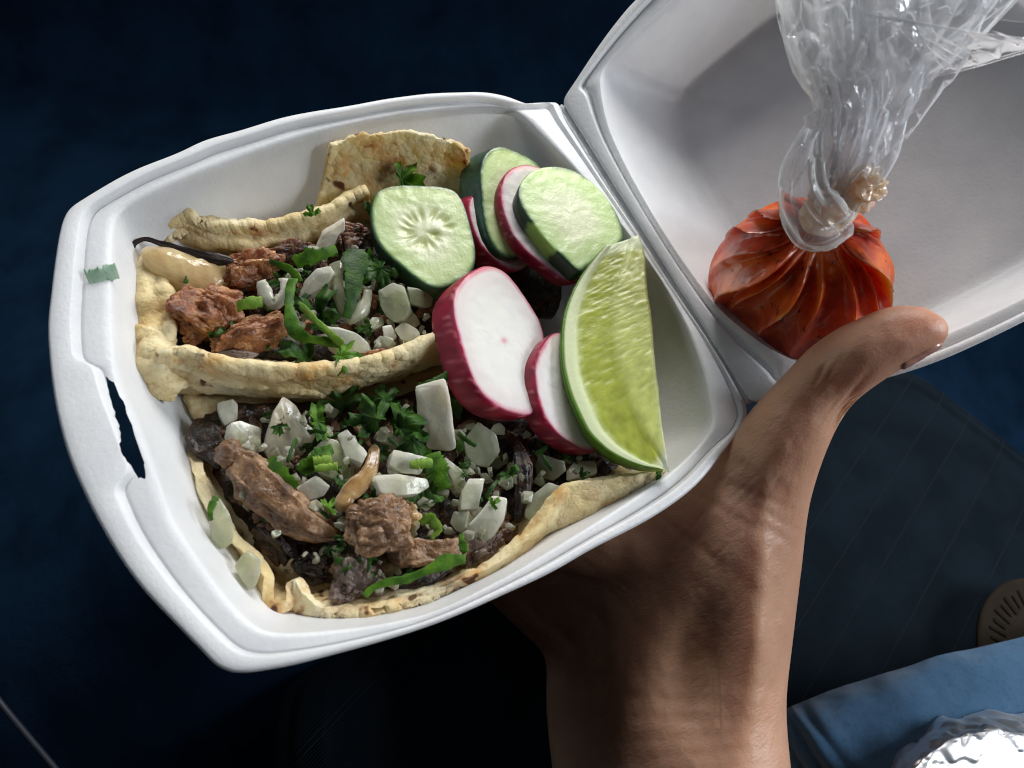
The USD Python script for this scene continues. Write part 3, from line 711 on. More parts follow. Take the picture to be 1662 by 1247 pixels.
fl = thing('corn_tortilla', 'upright toasted tortilla flap leaning on the far wall of the tray behind the cucumber', 'tortilla')
g_ = patch(FL, 110, 80, 41, .0020, .0012, .0008, rag=.003); put('flap', g_, M['tortilla'], fl, col=tcol(g_, [(632,278,-.012,.0034,CH),(700,284,-.013,.0030,CH),(645,262,-.010,.0030,BR),(690,236,-.006,.0012,CH),(706,250,-.007,.0013,BR),(560,270,-.011,.0030,OR_),(730,262,-.009,.0018,BR),(600,300,-.017,.0035,OR_),(570,238,-.006,.0014,BR)]))

# lower taco
LOWLIP = [(306,690,-.030),(318,745,-.022),(324,775,-.0190),(334,808,-.0185),(354,838,-.0185),(388,876,-.0180),(420,912,-.0175),(434,934,-.0170),(432,956,-.0170),(434,976,-.0168),(450,986,-.0165),(466,982,-.0165),(474,962,-.0165),(474,942,-.0165),(484,938,-.0160),(498,962,-.0155),(524,984,-.0150),(556,990,-.0145),(600,986,-.0140),(650,975,-.0135),(700,958,-.0130),(750,938,-.0120),(800,910,-.0110),(846,872,-.0100),(880,832,-.0090),(902,800,-.0080),(918,786,-.0075),(960,779,-.0070),(1020,771,-.0065),(1078,762,-.0070)]
SMO = [(306,690),(330,790),(385,872),(430,925),(470,962),(540,984),(620,980),(700,955),(780,920),(850,872),(920,815),(1000,785),(1078,764)]
def smo(dx, dy, z): return [(x + dx, y + dy, z) for x, y in SMO]
n = 260
lipP = rowP(LOWLIP, n)
def offP(P, dz, k):
    q = P.copy(); q[:, :2] += (cen[:2] - q[:, :2]) * k; q[:, 2] += dz; return q
LOWPAIR = {0: (306,700,-.030), 2: (326,790,-.0222), 4: (360,852,-.0243), 6: (418,925,-.0260), 9: (440,980,-.0200), 13: (478,988,-.0195), 16: (530,998,-.0150), 18: (600,996,-.0125), 20: (700,972,-.0130), 21: (760,943,-.0136), 22: (810,916,-.0138), 23: (850,892,-.0144), 24: (885,866,-.0158), 25: (912,852,-.0154), 26: (938,841,-.0132), 27: (985,816,-.0112), 28: (1035,790,-.0083), 29: (1081,769,-.0060)}
_, ki = cKDTree(lipP).query(P3(LOWLIP)); ki = np.maximum.accumulate(ki); kc = sorted(LOWPAIR); lw = P3([LOWPAIR[k] for k in kc])
low = np.stack([np.interp(np.arange(n), ki[kc], lw[:, k]) for k in range(3)], 1)
for _ in range(6): low[1:-1] = (low[:-2] + 2 * low[1:-1] + low[2:]) / 4
mid_ = lipP * .5 + low * .5
bot = rowP([(330,700,-.036),(420,790,-.038),(520,850,-.038),(640,870,-.038),(760,830,-.038),(880,770,-.037),(1000,730,-.034)], n)
bak = rowP([(300,650,-.030),(400,680,-.034),(550,690,-.034),(700,670,-.034),(850,640,-.032),(1000,640,-.030)], n)
bkt = rowP([(300,640,-.036),(400,640,-.038),(550,630,-.038),(700,600,-.038),(850,590,-.037),(1000,600,-.036)], n)
R = np.array([lipP, mid_, low, offP(low, -.012, .10), bot, bak, bkt]); kk = 110
G = PchipInterpolator(np.array([0, .6, 1.3, 2.1, 3.2, 4.2, 5]), R, axis=0)(np.linspace(0, 1, kk) ** 1.4 * 5)
G = wavy(G, .0010, 130, 13); G = wavy(G, .0006, 420, 19)
th = .0023 + .0014 * fbm(G * 200, 3, 14)
lt = thing('corn_tortilla', 'pale corn tortilla with a pleated front edge around the beef of the lower taco', 'tortilla')
g_ = thick_sheet(G, th); put('folded_sheet', g_, M['tortilla'], lt, col=tcol(g_, [(905,798,-.008,.0026,OR_),(870,840,-.009,.0016,BR),(730,945,-.012,.0014,CH),(560,994,-.014,.0022,BR),(770,930,-.011,.0026,OR_),(960,800,-.010,.0030,BR),(640,980,-.013,.0018,OR_),(450,965,-.017,.0026,BR)]))

# ------------------------------------------------------------------ meat
def food(name, geo, mat, label, cat, group=None, **k):
    v, f = geo[:2]
    p = put(name, (v, f), mat, None, smooth=k.get('smooth', True), col=k.get('col'))
    setd(p, label, cat, group); return p
def bed(rows, seed, nm, label, n=70, k=50):
    G = loft(rows, n, k); q = G.reshape(-1, 3)
    d = (fbm(q * 150, 3, seed) - .5) * .010 - .003 + (ridge(q * 260, seed + 1) - .5) * .0024
    G = G + np.array([0, 0, 1.0]) * d.reshape(k, n, 1)
    p = put(nm, thick_sheet(G, .003), M['shade_dark_meat'], None); setd(p, label, 'meat', None, 'stuff')  # filling sheet coloured near black to give the shade inside the taco
bed([[(285,440,-.028),(400,430,-.026),(560,390,-.024),(760,350,-.026)],[(285,500,-.027),(400,500,-.024),(560,470,-.022),(740,440,-.024),(900,420,-.027)],[(290,560,-.028),(400,575,-.025),(560,580,-.023),(720,550,-.023),(900,510,-.026)]], 3, 'shade_meat_bed', 'chopped meat bed coloured near black for the shade in the upper taco')
bed([[(320,670,-.030),(430,650,-.027),(560,650,-.026),(700,630,-.026),(860,620,-.026),(1000,650,-.026)],[(335,740,-.029),(450,740,-.026),(580,740,-.024),(720,740,-.024),(860,720,-.024),(1000,720,-.024)],[(360,830,-.030),(470,860,-.029),(580,880,-.028),(720,880,-.026),(850,820,-.023),(1010,765,-.020)],[(410,868,-.039),(480,903,-.039),(580,922,-.039),(720,885,-.037),(850,812,-.031),(1030,756,-.023)]], 8, 'shade_meat_bed', 'chopped meat bed coloured near black for the shade in the lower taco')
from shapely.geometry import Polygon as SPoly, Point as SPt
AREA = {'upper': SPoly([(290,440),(400,425),(520,395),(600,400),(700,480),(690,540),(600,572),(450,575),(300,555)]), 'lower': SPoly([(335,690),(450,665),(650,655),(760,690),(880,700),(980,760),(890,795),(820,875),(720,925),(600,955),(480,895),(380,800)])}
def scatter(area, k, seed):
    rnd = random.Random(seed); P = AREA[area]; x0, y0, x1, y1 = P.bounds; out = []
    while len(out) < k:
        q = (rnd.uniform(x0, x1), rnd.uniform(y0, y1))
        if P.contains(SPt(*q)): out.append(q)
    return out, rnd
def join(parts):
    vs, fs, o = [], [], 0
    for v, f in parts: vs.append(v); fs.append(np.asarray(f) + o); o += len(v)
    return np.vstack(vs), np.vstack(fs)
for area, k, seed in (('upper', 60, 1), ('lower', 140, 2)):
    pts, rnd = scatter(area, k, seed)
    for nm, mt, sub in (('meat_scraps', 'pork' if area == 'upper' else 'beef', 0), ('dark_meat_scraps', 'char', 1)):
        g = [chunk(x, y, -.0205 + rnd.uniform(-.002, .003), rnd.uniform(16, 44), rnd.uniform(12, 26), rnd.uniform(0, 180), rnd.uniform(.5, .9), i, .35, 3) for i, (x, y) in enumerate(pts) if (i % 3 == 0) == (sub == 0)]
        p = put(nm, join(g), M[mt], None); setd(p, ('small browned meat scraps strewn through the filling of the ' if sub == 0 else 'small blackened meat scraps strewn through the filling of the ') + area + ' taco', 'meat', None, 'stuff')
food('pork_chunk', chunk(338, 505, -.0150, 100, 92, -35, .8, 2, .30), M['pork'], 'largest browned pork lump at the left end of the upper taco', 'meat')
food('pork_chunk', chunk(404, 545, -.0150, 108, 54, 18, .8, 5, .25), M['pork'], 'long browned pork lump just behind the front lip of the upper taco', 'meat')
food('pork_chunk', chunk(408, 440, -.0165, 84, 58, 12, .8, 7, .30), M['pork'], 'dark glossy pork lump touching the right end of the whitish grilled onion layer', 'meat')
food('pork_chunk', chunk(574, 392, -.0165, 66, 50, 10, .8, 11, .34), M['char'], 'blackened crusty pork lump beside the left cucumber slice', 'meat')
food('pork_chunk', strand([(352,572,-.0155),(385,577,-.0145),(420,575,-.015)], (16, 20, 12), .7, 3, .2), M['grey_beef'], 'thin greyish pork shred lying along the inside of the upper taco front lip', 'meat')
food('pork_chunk', chunk(495, 597, -.0072, 46, 11, 4, .7, 17, .4), M['pork'], 'orange crumb of pork on top of the upper taco front lip', 'meat')
food('pork_chunk', chunk(610, 582, -.0130, 66, 30, 8, .8, 19, .25), M['pork'], 'small brown pork lump below the small onion bits near the large radish', 'meat')
food('pork_chunk', chunk(470, 412, -.018, 70, 34, 16, .8, 23, .35), M['char'], 'dark charred pork scrap under the back lip of the upper taco', 'meat')
food('pork_chunk', chunk(440, 470, -.0195, 60, 40, -10, .8, 27, .35), M['char'], 'charred pork scrap half hidden under the bent white onion', 'meat')
food('beef_strip', strand([(372,742,-.0160),(410,772,-.0145),(450,812,-.0135),(500,848,-.0145),(556,872,-.0165)], (44, 66, 62, 56, 30), .8, 4, .24, taper=.12), M['beef'], 'long grey brown beef strip running down the left of the lower taco', 'meat')
food('beef_strip', strand([(352,735,-.0150),(372,738,-.0130),(400,745,-.0125),(425,742,-.0135)], (34, 44, 26, 14), .9, 9, .28, taper=.2), M['beef'], 'small curled beef knob at the upper end of the long beef strip', 'meat')
food('beef_chunk', chunk(612, 855, -.0100, 106, 84, 12, .85, 31, .22), M['beef'], 'thick browned beef chunk in the middle of the lower taco', 'meat')
food('beef_strip', strand([(628,902,-.0145),(680,897,-.0135),(735,893,-.0135),(760,880,-.015)], (46, 50, 44, 26), .8, 12, .2, taper=.15), M['beef'], 'straight beef strip behind the front edge to the right of the thick beef chunk', 'meat')
food('beef_chunk', chunk(574, 943, -.0165, 66, 78, -30, .9, 37, .32), M['grey_beef'], 'purplish grey beef chunk nearest the front pleat of the lower taco', 'meat')
food('beef_chunk', chunk(782, 893, -.0165, 76, 40, 24, .8, 41, .26), M['grey_beef'], 'dim grey beef chunk below the large pale onion on the right of the lower taco', 'meat')
food('beef_strip', strand([(838,715,-.0150),(846,760,-.0140),(848,800,-.0150),(838,850,-.018)], (26, 36, 34, 26), .8, 14, .25), M['shade_dark_meat'], 'dark upright beef strip below the small radish slice', 'meat')
food('beef_strip', strand([(868,712,-.019),(885,740,-.018),(905,770,-.019)], (22, 26, 18), .8, 17, .25), M['shade_dark_meat'], 'dark shred of beef in the shade below the smallest radish slice', 'meat')
food('beef_chunk', chunk(655, 838, -.0150, 50, 48, 0, .8, 43, .25), M['onion_brown'], 'golden brown grilled scrap behind the thick beef chunk', 'meat')
food('beef_chunk', chunk(452, 878, -.0225, 84, 50, -35, .8, 61, .3), M['shade_dark_meat'], 'dark lump added for the shade under the long beef strip', 'meat')  # dark lump added where only shadow lies under the strip
food('beef_chunk', chunk(512, 920, -.0225, 70, 50, -20, .8, 63, .3), M['shade_dark_meat'], 'dark lump added for the shade just inside the front pleat', 'meat')  # likewise added: stands in for the shadow behind the pleat
food('beef_strip', strand([(622,950,-.019),(680,938,-.0175),(740,915,-.017)], (30, 34, 24), .7, 65, .25), M['shade_dark_meat'], 'dark shred added for the shade under the long curved leaf strip', 'meat')  # added dark shape giving the shadow below the leaf strip
food('beef_strip', strand([(318,680,-.0235),(335,715,-.0225),(360,760,-.022)], (40, 56, 40), .6, 21, .2), M['shade_dark_meat'], 'flat dark strip standing for the shaded tortilla wall at the left end of the lower taco', 'meat')  # dark strip in place of the tortilla's inner wall lying in shadow

# ------------------------------------------------------------------ onion
ON = 'white onion pieces strewn over the tacos'
def oni(poly, z, seed, mat, label, th=16, lean=None, bend=0.0): food('diced_onion', dice(poly, z, seed, th, lean, bend), M[mat], label, 'onion', ON, smooth=46)
big = slab([(230,404),(250,399),(284,404),(325,416),(372,424),(378,436),(362,458),(335,469),(311,468),(288,458),(262,444),(238,428)], pl_tilt(305, 432, -.0130, (.1, .55)), off=(4, 10), dep=.0045, seed=3, dome=.0022, rough=.0002)
go = thing('grilled_onion', 'large whitish onion layer with a charred upper edge at the left of the upper taco', 'onion', ON)
put('layer', big[:2], M['onion_tan'], go)
put('charred_skin', strand([(218,404,-.0125),(220,394,-.0115),(232,389,-.0110),(262,395,-.0115),(300,405,-.0115),(340,416,-.0120),(380,424,-.0125)], (6, 6, 7, 7, 11, 14, 9), .5, 5, .7, n=120, taper=.05, fine=.35), M['charred_skin'], go)
food('grilled_onion', strand([(606,722,-.0140),(606,745,-.0120),(592,775,-.0110),(566,800,-.0110),(552,832,-.0120)], (18, 24, 26, 34, 28), .5, 6, .16, taper=.1), M['onion_brown'], 'curved golden brown grilled onion strip in the middle of the lower taco', 'onion', ON)
food('diced_onion', ribbon([(424,456,-.0100),(432,480,-.0105),(446,494,-.0105),(460,480,-.0100),(464,452,-.0090)], (17, 20, 22, 20, 20), 3, .35, .2, .0022, 50), M['onion'], 'bent V shaped white onion piece between the pork lumps of the upper taco', 'onion', ON)
food('diced_onion', ribbon([(545,426,-.0105),(548,460,-.0095),(556,500,-.0105),(569,521,-.0110),(584,508,-.0105),(597,470,-.0105)], (20, 26, 18, 12, 20, 14), 5, .3, .2, .0018, 60), M['onion_clear'], 'U shaped translucent onion piece cupping the dark green leaf strip', 'onion', ON)
DICE = [
 ([(493,456),(513,436),(537,432),(540,442),(530,459),(506,476),(483,488)], -.0085, 'onion', 'white leaf shaped onion piece left of the dark green strip'),
 ([(523,530),(550,532),(577,540),(597,557),(602,577),(597,584),(577,580),(557,564),(540,547)], -.0090, 'onion', 'largest oval white onion piece by the upper taco front lip'),
 ([(613,472),(638,458),(656,465),(665,501),(654,518),(640,524),(625,513),(617,497)], -.0070, 'onion_clear', 'glassy block of onion with a green fleck below the left cucumber slice'),
 ([(663,465),(683,470),(704,480),(702,497),(688,500),(667,493)], -.0095, 'onion_clear', 'small translucent onion piece tucked against the large radish slice'),
 ([(596,530),(604,515),(623,515),(625,526),(608,534)], -.0115, 'onion_clear', 'tiny onion crumb left of the others below the glassy onion block'),
 ([(621,530),(635,528),(644,545),(642,551),(623,547)], -.0100, 'onion', 'tiny white onion crumb in the middle of those below the glassy onion block'),
 ([(640,534),(654,522),(677,534),(683,543),(667,553),(652,551)], -.0095, 'onion_clear', 'greenish onion crumb right of the others below the glassy onion block'),
 ([(606,555),(617,545),(638,549),(631,563),(613,566)], -.0110, 'onion_clear', 'dim onion crumb lowest of those below the glassy onion block'),
 ([(510,402),(523,375),(557,352),(559,368),(537,399),(517,409)], -.0130, 'onion_warm', 'tan onion piece under the back lip of the upper taco'),
 ([(352,654),(378,647),(386,657),(384,681),(364,691),(356,671)], -.0165, 'onion', 'dim onion cube farthest left in the lower taco'),
 ([(376,686),(391,683),(427,696),(425,731),(415,735),(378,718),(373,708)], -.0150, 'onion', 'onion cube just above the curled beef knob'),
 ([(432,711),(445,667),(462,644),(482,657),(496,684),(516,704),(496,735),(469,758),(448,752),(432,735)], -.0155, 'onion_warm', 'largest onion petal in the left half of the lower taco'),
 ([(499,738),(529,708),(549,715),(566,758),(546,779),(516,768)], -.0130, 'onion_clear', 'translucent onion piece under the two light green stem slices'),
 ([(546,704),(563,696),(595,735),(587,752),(560,741)], -.0105, 'onion', 'slanted white onion piece left of the curved brown grilled strip'),
 ([(480,792),(512,772),(536,789),(526,805),(492,816)], -.0120, 'onion', 'flat white onion piece right of the long beef strip'),
 ([(632,755),(639,730),(696,743),(683,771),(652,768)], -.0090, 'onion', 'white onion block carrying a bright green stem'),
 ([(610,771),(643,769),(696,777),(700,790),(680,802),(643,805),(618,799)], -.0085, 'onion', 'boat shaped white onion slice above the thick beef chunk'),
 ([(674,627),(721,614),(730,643),(741,727),(730,733),(690,730),(696,699),(677,683)], -.0085, 'onion_warm', 'tall cream onion bar left of the large radish slice'),
 ([(752,715),(777,685),(805,705),(812,733),(793,761),(768,755),(755,736)], -.0130, 'onion_clear', 'greyish rounded onion piece below the large radish slice'),
 ([(749,799),(761,777),(787,777),(777,827),(747,827)], -.0085, 'onion', 'upright white onion stick at the right of the lower taco'),
 ([(758,855),(783,827),(799,805),(824,812),(818,843),(799,871),(783,885),(758,868)], -.0095, 'onion', 'large pale onion piece with green flecks near the lower taco front edge'),
 ([(730,849),(736,830),(761,830),(755,855),(740,862)], -.0120, 'onion_clear', 'small dim onion cube left of the large pale onion with flecks'),
 ([(852,827),(862,805),(890,783),(912,790),(909,805),(887,827),(862,846),(851,840)], -.0110, 'onion_clear', 'glassy onion piece tucked behind the right part of the lower tortilla edge'),
 ([(868,758),(874,736),(915,749),(918,765),(899,780),(871,774)], -.0130, 'onion_clear', 'shaded onion piece with a dark sliver under the smallest radish slice'),
 ([(919,765),(934,749),(968,746),(970,768),(949,774),(921,780)], -.0120, 'onion', 'onion piece closest to the lime wedge in the lower taco'),
 ([(724,743),(755,768),(755,796),(743,802),(733,780)], -.0115, 'onion_clear', 'thin translucent onion blade left of the upright onion stick'),
 ([(339,849),(342,829),(354,805),(371,829),(381,859),(378,880),(364,891),(344,876)], -.0135, 'onion_clear', 'upper of two onion pieces fallen between the lower tortilla and the tray wall'),
 ([(381,917),(398,891),(421,907),(423,930),(415,950),(405,957),(391,940)], -.0125, 'onion_clear', 'lower of two onion pieces fallen between the lower tortilla and the tray wall'),
]
for i, (poly, z, mt, lab) in enumerate(DICE):
    oni(poly, z, 100 + i, mt, lab, th=22 if i in (2, 17, 15) else 15, bend=.02 if i in (2, 15, 17, 19) else 0)

for area, k, seed in (('upper', 110, 11), ('lower', 210, 12)):
    pts, rnd = scatter(area, k, seed); g = []
    for i, (x, y) in enumerate(pts):
        if area == 'upper' and x < 440 or area == 'lower' and x < 380: continue
        w_ = rnd.uniform(3, 8) if rnd.random() < .7 else rnd.uniform(8, 13); a0 = rnd.uniform(0, 6.3); m_ = rnd.randint(4, 6)
        g.append(dice([(x + w_ * rnd.uniform(.7, 1.3) * math.cos(a0 - t * 6.283 / m_), y + w_ * rnd.uniform(.6, 1.2) * math.sin(a0 - t * 6.283 / m_)) for t in range(m_)], -.0150 + rnd.uniform(-.003, .0045), 500 + i, rnd.uniform(5, 9)))
    p = put('onion_crumbs', join(g), M['onion_clear'], None, smooth=32); setd(p, 'tiny translucent onion crumbs strewn through the filling of the ' + area + ' taco', 'onion', None, 'stuff')
# ------------------------------------------------------------------ cilantro
CI = 'cilantro scraps strewn over the tacos'
def cil(geo, mat, label): food('cilantro', geo, M[mat], label, 'cilantro', CI)
cil(ribbon([(141,452,-.0014),(166,446,-.0010),(191,440,-.0014)], (24, 22, 24), 31, .15, .15, .0004), 'cilantro_pale', 'stray pale green leaf scrap stuck on the left rim of the tray')
cil(leaf(508, 348, -.0075, 36, 100, 2, (.2, .3), 3), 'cilantro', 'tiny cilantro sprig on the back lip of the upper taco')
cil(leaf(652, 292, -.0110, 62, 20, 5, (.1, .3), 4), 'cilantro', 'toothed cilantro sprig on the upright toasted tortilla flap')
cil(ribbon([(577,404,-.0060),(575,450,-.0055),(570,490,-.0065),(562,516,-.0085)], (38, 38, 28, 12), 3, -.1, .1), 'cilantro_dark', 'broad dark green leaf strip standing inside the U shaped onion')
cil(ribbon([(437,424,-.0080),(452,430,-.0070),(469,437,-.0070),(486,458,-.0090)], (7, 12, 15, 14), 7, .3), 'cilantro', 'thin pointed stem reaching left across the upper taco')
cil(ribbon([(478,428,-.0070),(500,418,-.0060),(520,414,-.0060),(547,405,-.0070)], (18, 24, 22, 16), 9, .2), 'cilantro', 'wide leaf strip slanting up toward the left cucumber slice')
cil(ribbon([(474,452,-.0080),(470,480,-.0075),(470,505,-.0070),(477,535,-.0070),(496,549,-.0080),(520,553,-.0085),(553,560,-.0090)], (16, 16, 18, 20, 18, 16, 14), 11, .2), 'cilantro', 'long bent cilantro stem curving down the middle of the upper taco')
cil(ribbon([(484,492,-.0085),(505,513,-.0065),(533,539,-.0060),(556,560,-.0075)], (9, 13, 12, 12), 13, .2), 'cilantro_light', 'light green stem lying diagonally beside the oval white onion')
cil(leaf(553, 576, -.0080, 74, -20, 15, (.1, .5), 3, .25), 'cilantro', 'flat cilantro leaf on the inside of the upper taco front lip')
cil(ribbon([(379,502,-.0115),(402,493,-.0100),(430,490,-.0110)], (15, 20, 16), 17, .2), 'cilantro_light', 'green strip between the two pork lumps left of the bent onion')
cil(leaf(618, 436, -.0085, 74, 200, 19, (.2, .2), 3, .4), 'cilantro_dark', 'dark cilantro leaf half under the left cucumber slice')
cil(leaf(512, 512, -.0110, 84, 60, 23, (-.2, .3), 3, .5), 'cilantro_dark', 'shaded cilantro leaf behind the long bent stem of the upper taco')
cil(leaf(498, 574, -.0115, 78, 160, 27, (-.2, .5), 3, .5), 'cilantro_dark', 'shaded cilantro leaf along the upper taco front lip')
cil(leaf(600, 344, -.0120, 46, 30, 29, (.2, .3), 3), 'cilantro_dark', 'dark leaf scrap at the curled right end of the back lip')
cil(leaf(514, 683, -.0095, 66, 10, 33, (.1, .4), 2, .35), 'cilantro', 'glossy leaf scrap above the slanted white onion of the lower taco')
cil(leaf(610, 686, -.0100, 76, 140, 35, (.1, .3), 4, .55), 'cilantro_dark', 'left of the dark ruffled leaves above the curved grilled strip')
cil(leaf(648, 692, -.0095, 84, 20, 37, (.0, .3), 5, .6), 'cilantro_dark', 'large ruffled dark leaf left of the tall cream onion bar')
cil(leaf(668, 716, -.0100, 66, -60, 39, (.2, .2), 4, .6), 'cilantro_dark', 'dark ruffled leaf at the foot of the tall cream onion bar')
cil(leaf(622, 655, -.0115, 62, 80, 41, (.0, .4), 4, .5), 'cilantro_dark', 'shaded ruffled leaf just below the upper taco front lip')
cil(ribbon([(508,750,-.0090),(538,746,-.0085)], (16, 15), 43, .2, .3, .0008), 'cilantro_light', 'upper of two light green stem slices on the translucent onion')
cil(ribbon([(510,761,-.0090),(548,757,-.0085)], (11, 12), 45, .2, .3, .0008), 'cilantro_light', 'lower of two light green stem slices on the translucent onion')
cil(ribbon([(488,768,-.0120),(515,745,-.0100),(540,728,-.0105)], (22, 30, 22), 47, .3), 'cilantro', 'green leaf strip around the translucent onion of the lower taco')
cil(ribbon([(436,745,-.0110),(455,770,-.0090),(480,793,-.0105)], (22, 26, 18), 49, .35), 'cilantro', 'green leaf strip along the upper side of the long beef strip')
cil(leaf(532, 825, -.0105, 42, 50, 51, (.1, .2), 3), 'cilantro', 'small leaf scrap left of the foot of the curved grilled strip')
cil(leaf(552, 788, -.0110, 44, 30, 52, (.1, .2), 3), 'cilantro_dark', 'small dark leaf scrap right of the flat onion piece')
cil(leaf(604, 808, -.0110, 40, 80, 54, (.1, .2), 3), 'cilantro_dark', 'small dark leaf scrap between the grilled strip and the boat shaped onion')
cil(ribbon([(665,755,-.0068),(684,753,-.0062),(702,752,-.0068)], (13, 15, 14), 53, .1, .4, .0012), 'cilantro_light', 'bright green stem piece lying on a white onion block')
cil(ribbon([(592,968,-.0110),(606,954,-.0100),(630,945,-.0095),(660,940,-.0095),(690,928,-.0090),(715,916,-.0085),(756,908,-.0090)], (10, 15, 14, 13, 18, 26, 16), 55, .2), 'cilantro', 'long curved leaf strip over the front edge of the lower taco')
cil(ribbon([(748,866,-.0100),(750,880,-.0085),(756,898,-.0085)], (5, 14, 12), 57, .2), 'cilantro', 'small pointed leaf at the right end of the straight beef strip')
cil(ribbon([(677,632,-.0060),(703,622,-.0050),(731,607,-.0055)], (14, 17, 14), 59, .1), 'cilantro_dark', 'dark leaf strip lying across the top of the tall cream onion bar')
cil(ribbon([(700,736,-.0110),(710,765,-.0095),(722,795,-.0105)], (26, 34, 28), 61, .2), 'cilantro', 'upright green leaf strip right of the boat shaped onion')
cil(ribbon([(682,850,-.0110),(700,840,-.0090),(708,858,-.0100),(698,872,-.0115)], (14, 18, 18, 12), 63, .3), 'cilantro_light', 'yellow green folded stem below the boat shaped onion')
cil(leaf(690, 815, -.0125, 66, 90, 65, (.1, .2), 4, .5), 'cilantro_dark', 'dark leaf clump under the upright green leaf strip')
cil(leaf(799, 818, -.0068, 30, 30, 67, (.1, .1), 3), 'cilantro', 'green fleck on the large pale onion near the front edge')
cil(leaf(943, 770, -.0090, 28, 10, 69, (.1, .1), 3), 'cilantro_dark', 'small leaf fleck on the onion closest to the lime')
cil(ribbon([(880,738,-.0095),(888,752,-.0085),(897,764,-.0090)], (5, 7, 5), 71, .1), 'cilantro_dark', 'dark sliver on the shaded onion under the small radish')
cil(ribbon([(353,805,-.0105),(345,818,-.0100),(341,832,-.0100),(344,845,-.0110)], (8, 12, 10, 6), 73, .2), 'cilantro', 'leaf scrap on the upper of the fallen onion pieces')
cil(leaf(1068, 772, -.0040, 36, 0, 75, (.1, .3), 2), 'cilantro_dark', 'dark leaf scrap under the lower tip of the lime wedge')
cil(leaf(725, 640, -.0120, 70, -30, 77, (.0, .3), 4, .5), 'cilantro_dark', 'shaded leaf between the tall cream onion bar and the large radish')
cil(leaf(560, 655, -.0145, 80, 100, 79, (.0, .3), 4, .5), 'cilantro_dark', 'shaded leaf under the middle of the upper taco front lip')

for area, k, seed in (('upper', 26, 21), ('lower', 60, 22)):
    pts, rnd = scatter(area, k, seed); g = []
    for i, (x, y) in enumerate(pts):
        z_ = -.0140 + rnd.uniform(-.003, .004)
        if rnd.random() < .6: g.append(leaf(x, y, z_, rnd.uniform(18, 50), rnd.uniform(0, 360), 300 + i, (rnd.uniform(-.5, .5), rnd.uniform(-.3, .6)), rnd.randint(2, 4), .4))
        else:
            a = rnd.uniform(0, 3.14); L_ = rnd.uniform(10, 26); dx, dy = L_ * math.cos(a), L_ * math.sin(a)
            g.append(ribbon([(x - dx, y - dy, z_), (x + rnd.uniform(-4, 4), y + rnd.uniform(-4, 4), z_ + .001), (x + dx, y + dy, z_)], rnd.uniform(5, 14), 300 + i, rnd.uniform(-.5, .5)))
    p = put('cilantro_crumbs', join(g), M['cilantro_dark'], None); setd(p, 'small cilantro bits strewn through the filling of the ' + area + ' taco', 'cilantro', None, 'stuff')

# ------------------------------------------------------------------ radish and cucumber slices
def mixc(a, b, t): return np.asarray(a) * (1 - t[:, None]) + np.asarray(b) * t[:, None]
def sstep(x, a, b): t = np.clip((x - a) / (b - a), 0, 1); return t * t * (3 - 2 * t)
def radish(face, pts, off, dep, seed, label, spot=None):
    pl = plane(*pts); v, f, rad, ang = slab(face, pl, off, dep, n=110, bulge=.035, scale=.93, seed=seed, rough=.00012)
    nz = fbm(np.stack([np.cos(ang) * 5, np.sin(ang) * 5, rad * 3 + seed], 1), 3, seed) - .5
    col = mixc((.74, .72, .67), (.70, .62, .59), sstep(rad, .55, .93))
    col = mixc(col, (.60, .12, .22), sstep(rad + nz * .045, .925, .985))
    skin = sstep(rad + nz * .02, .965, 1.0)
    sc_ = fbm(v * 700 + seed, 3, seed + 4)[:, None]; c2 = np.clip(np.array([.27, .008, .036]) * (1 + nz[:, None] * 1.6), 0, 1); c2 = c2 + np.array([.30, .14, .16]) * sstep(sc_, .60, .74)
    col = col * (1 - skin[:, None]) + c2 * skin[:, None]
    if spot is not None:
        q = on(pl, [spot])[0]; d = np.linalg.norm(v - q, axis=1); s_ = np.exp(-(d / .0011) ** 2) * .75 * (rad < 1); col = col * (1 - s_[:, None]) + np.array([.55, .10, .2]) * s_[:, None]
    p = put('radish_slice', (v, f), M['radish_flesh'], None, col=col); setd(p, label, 'radish slice', 'radish slices on the right of the tray')
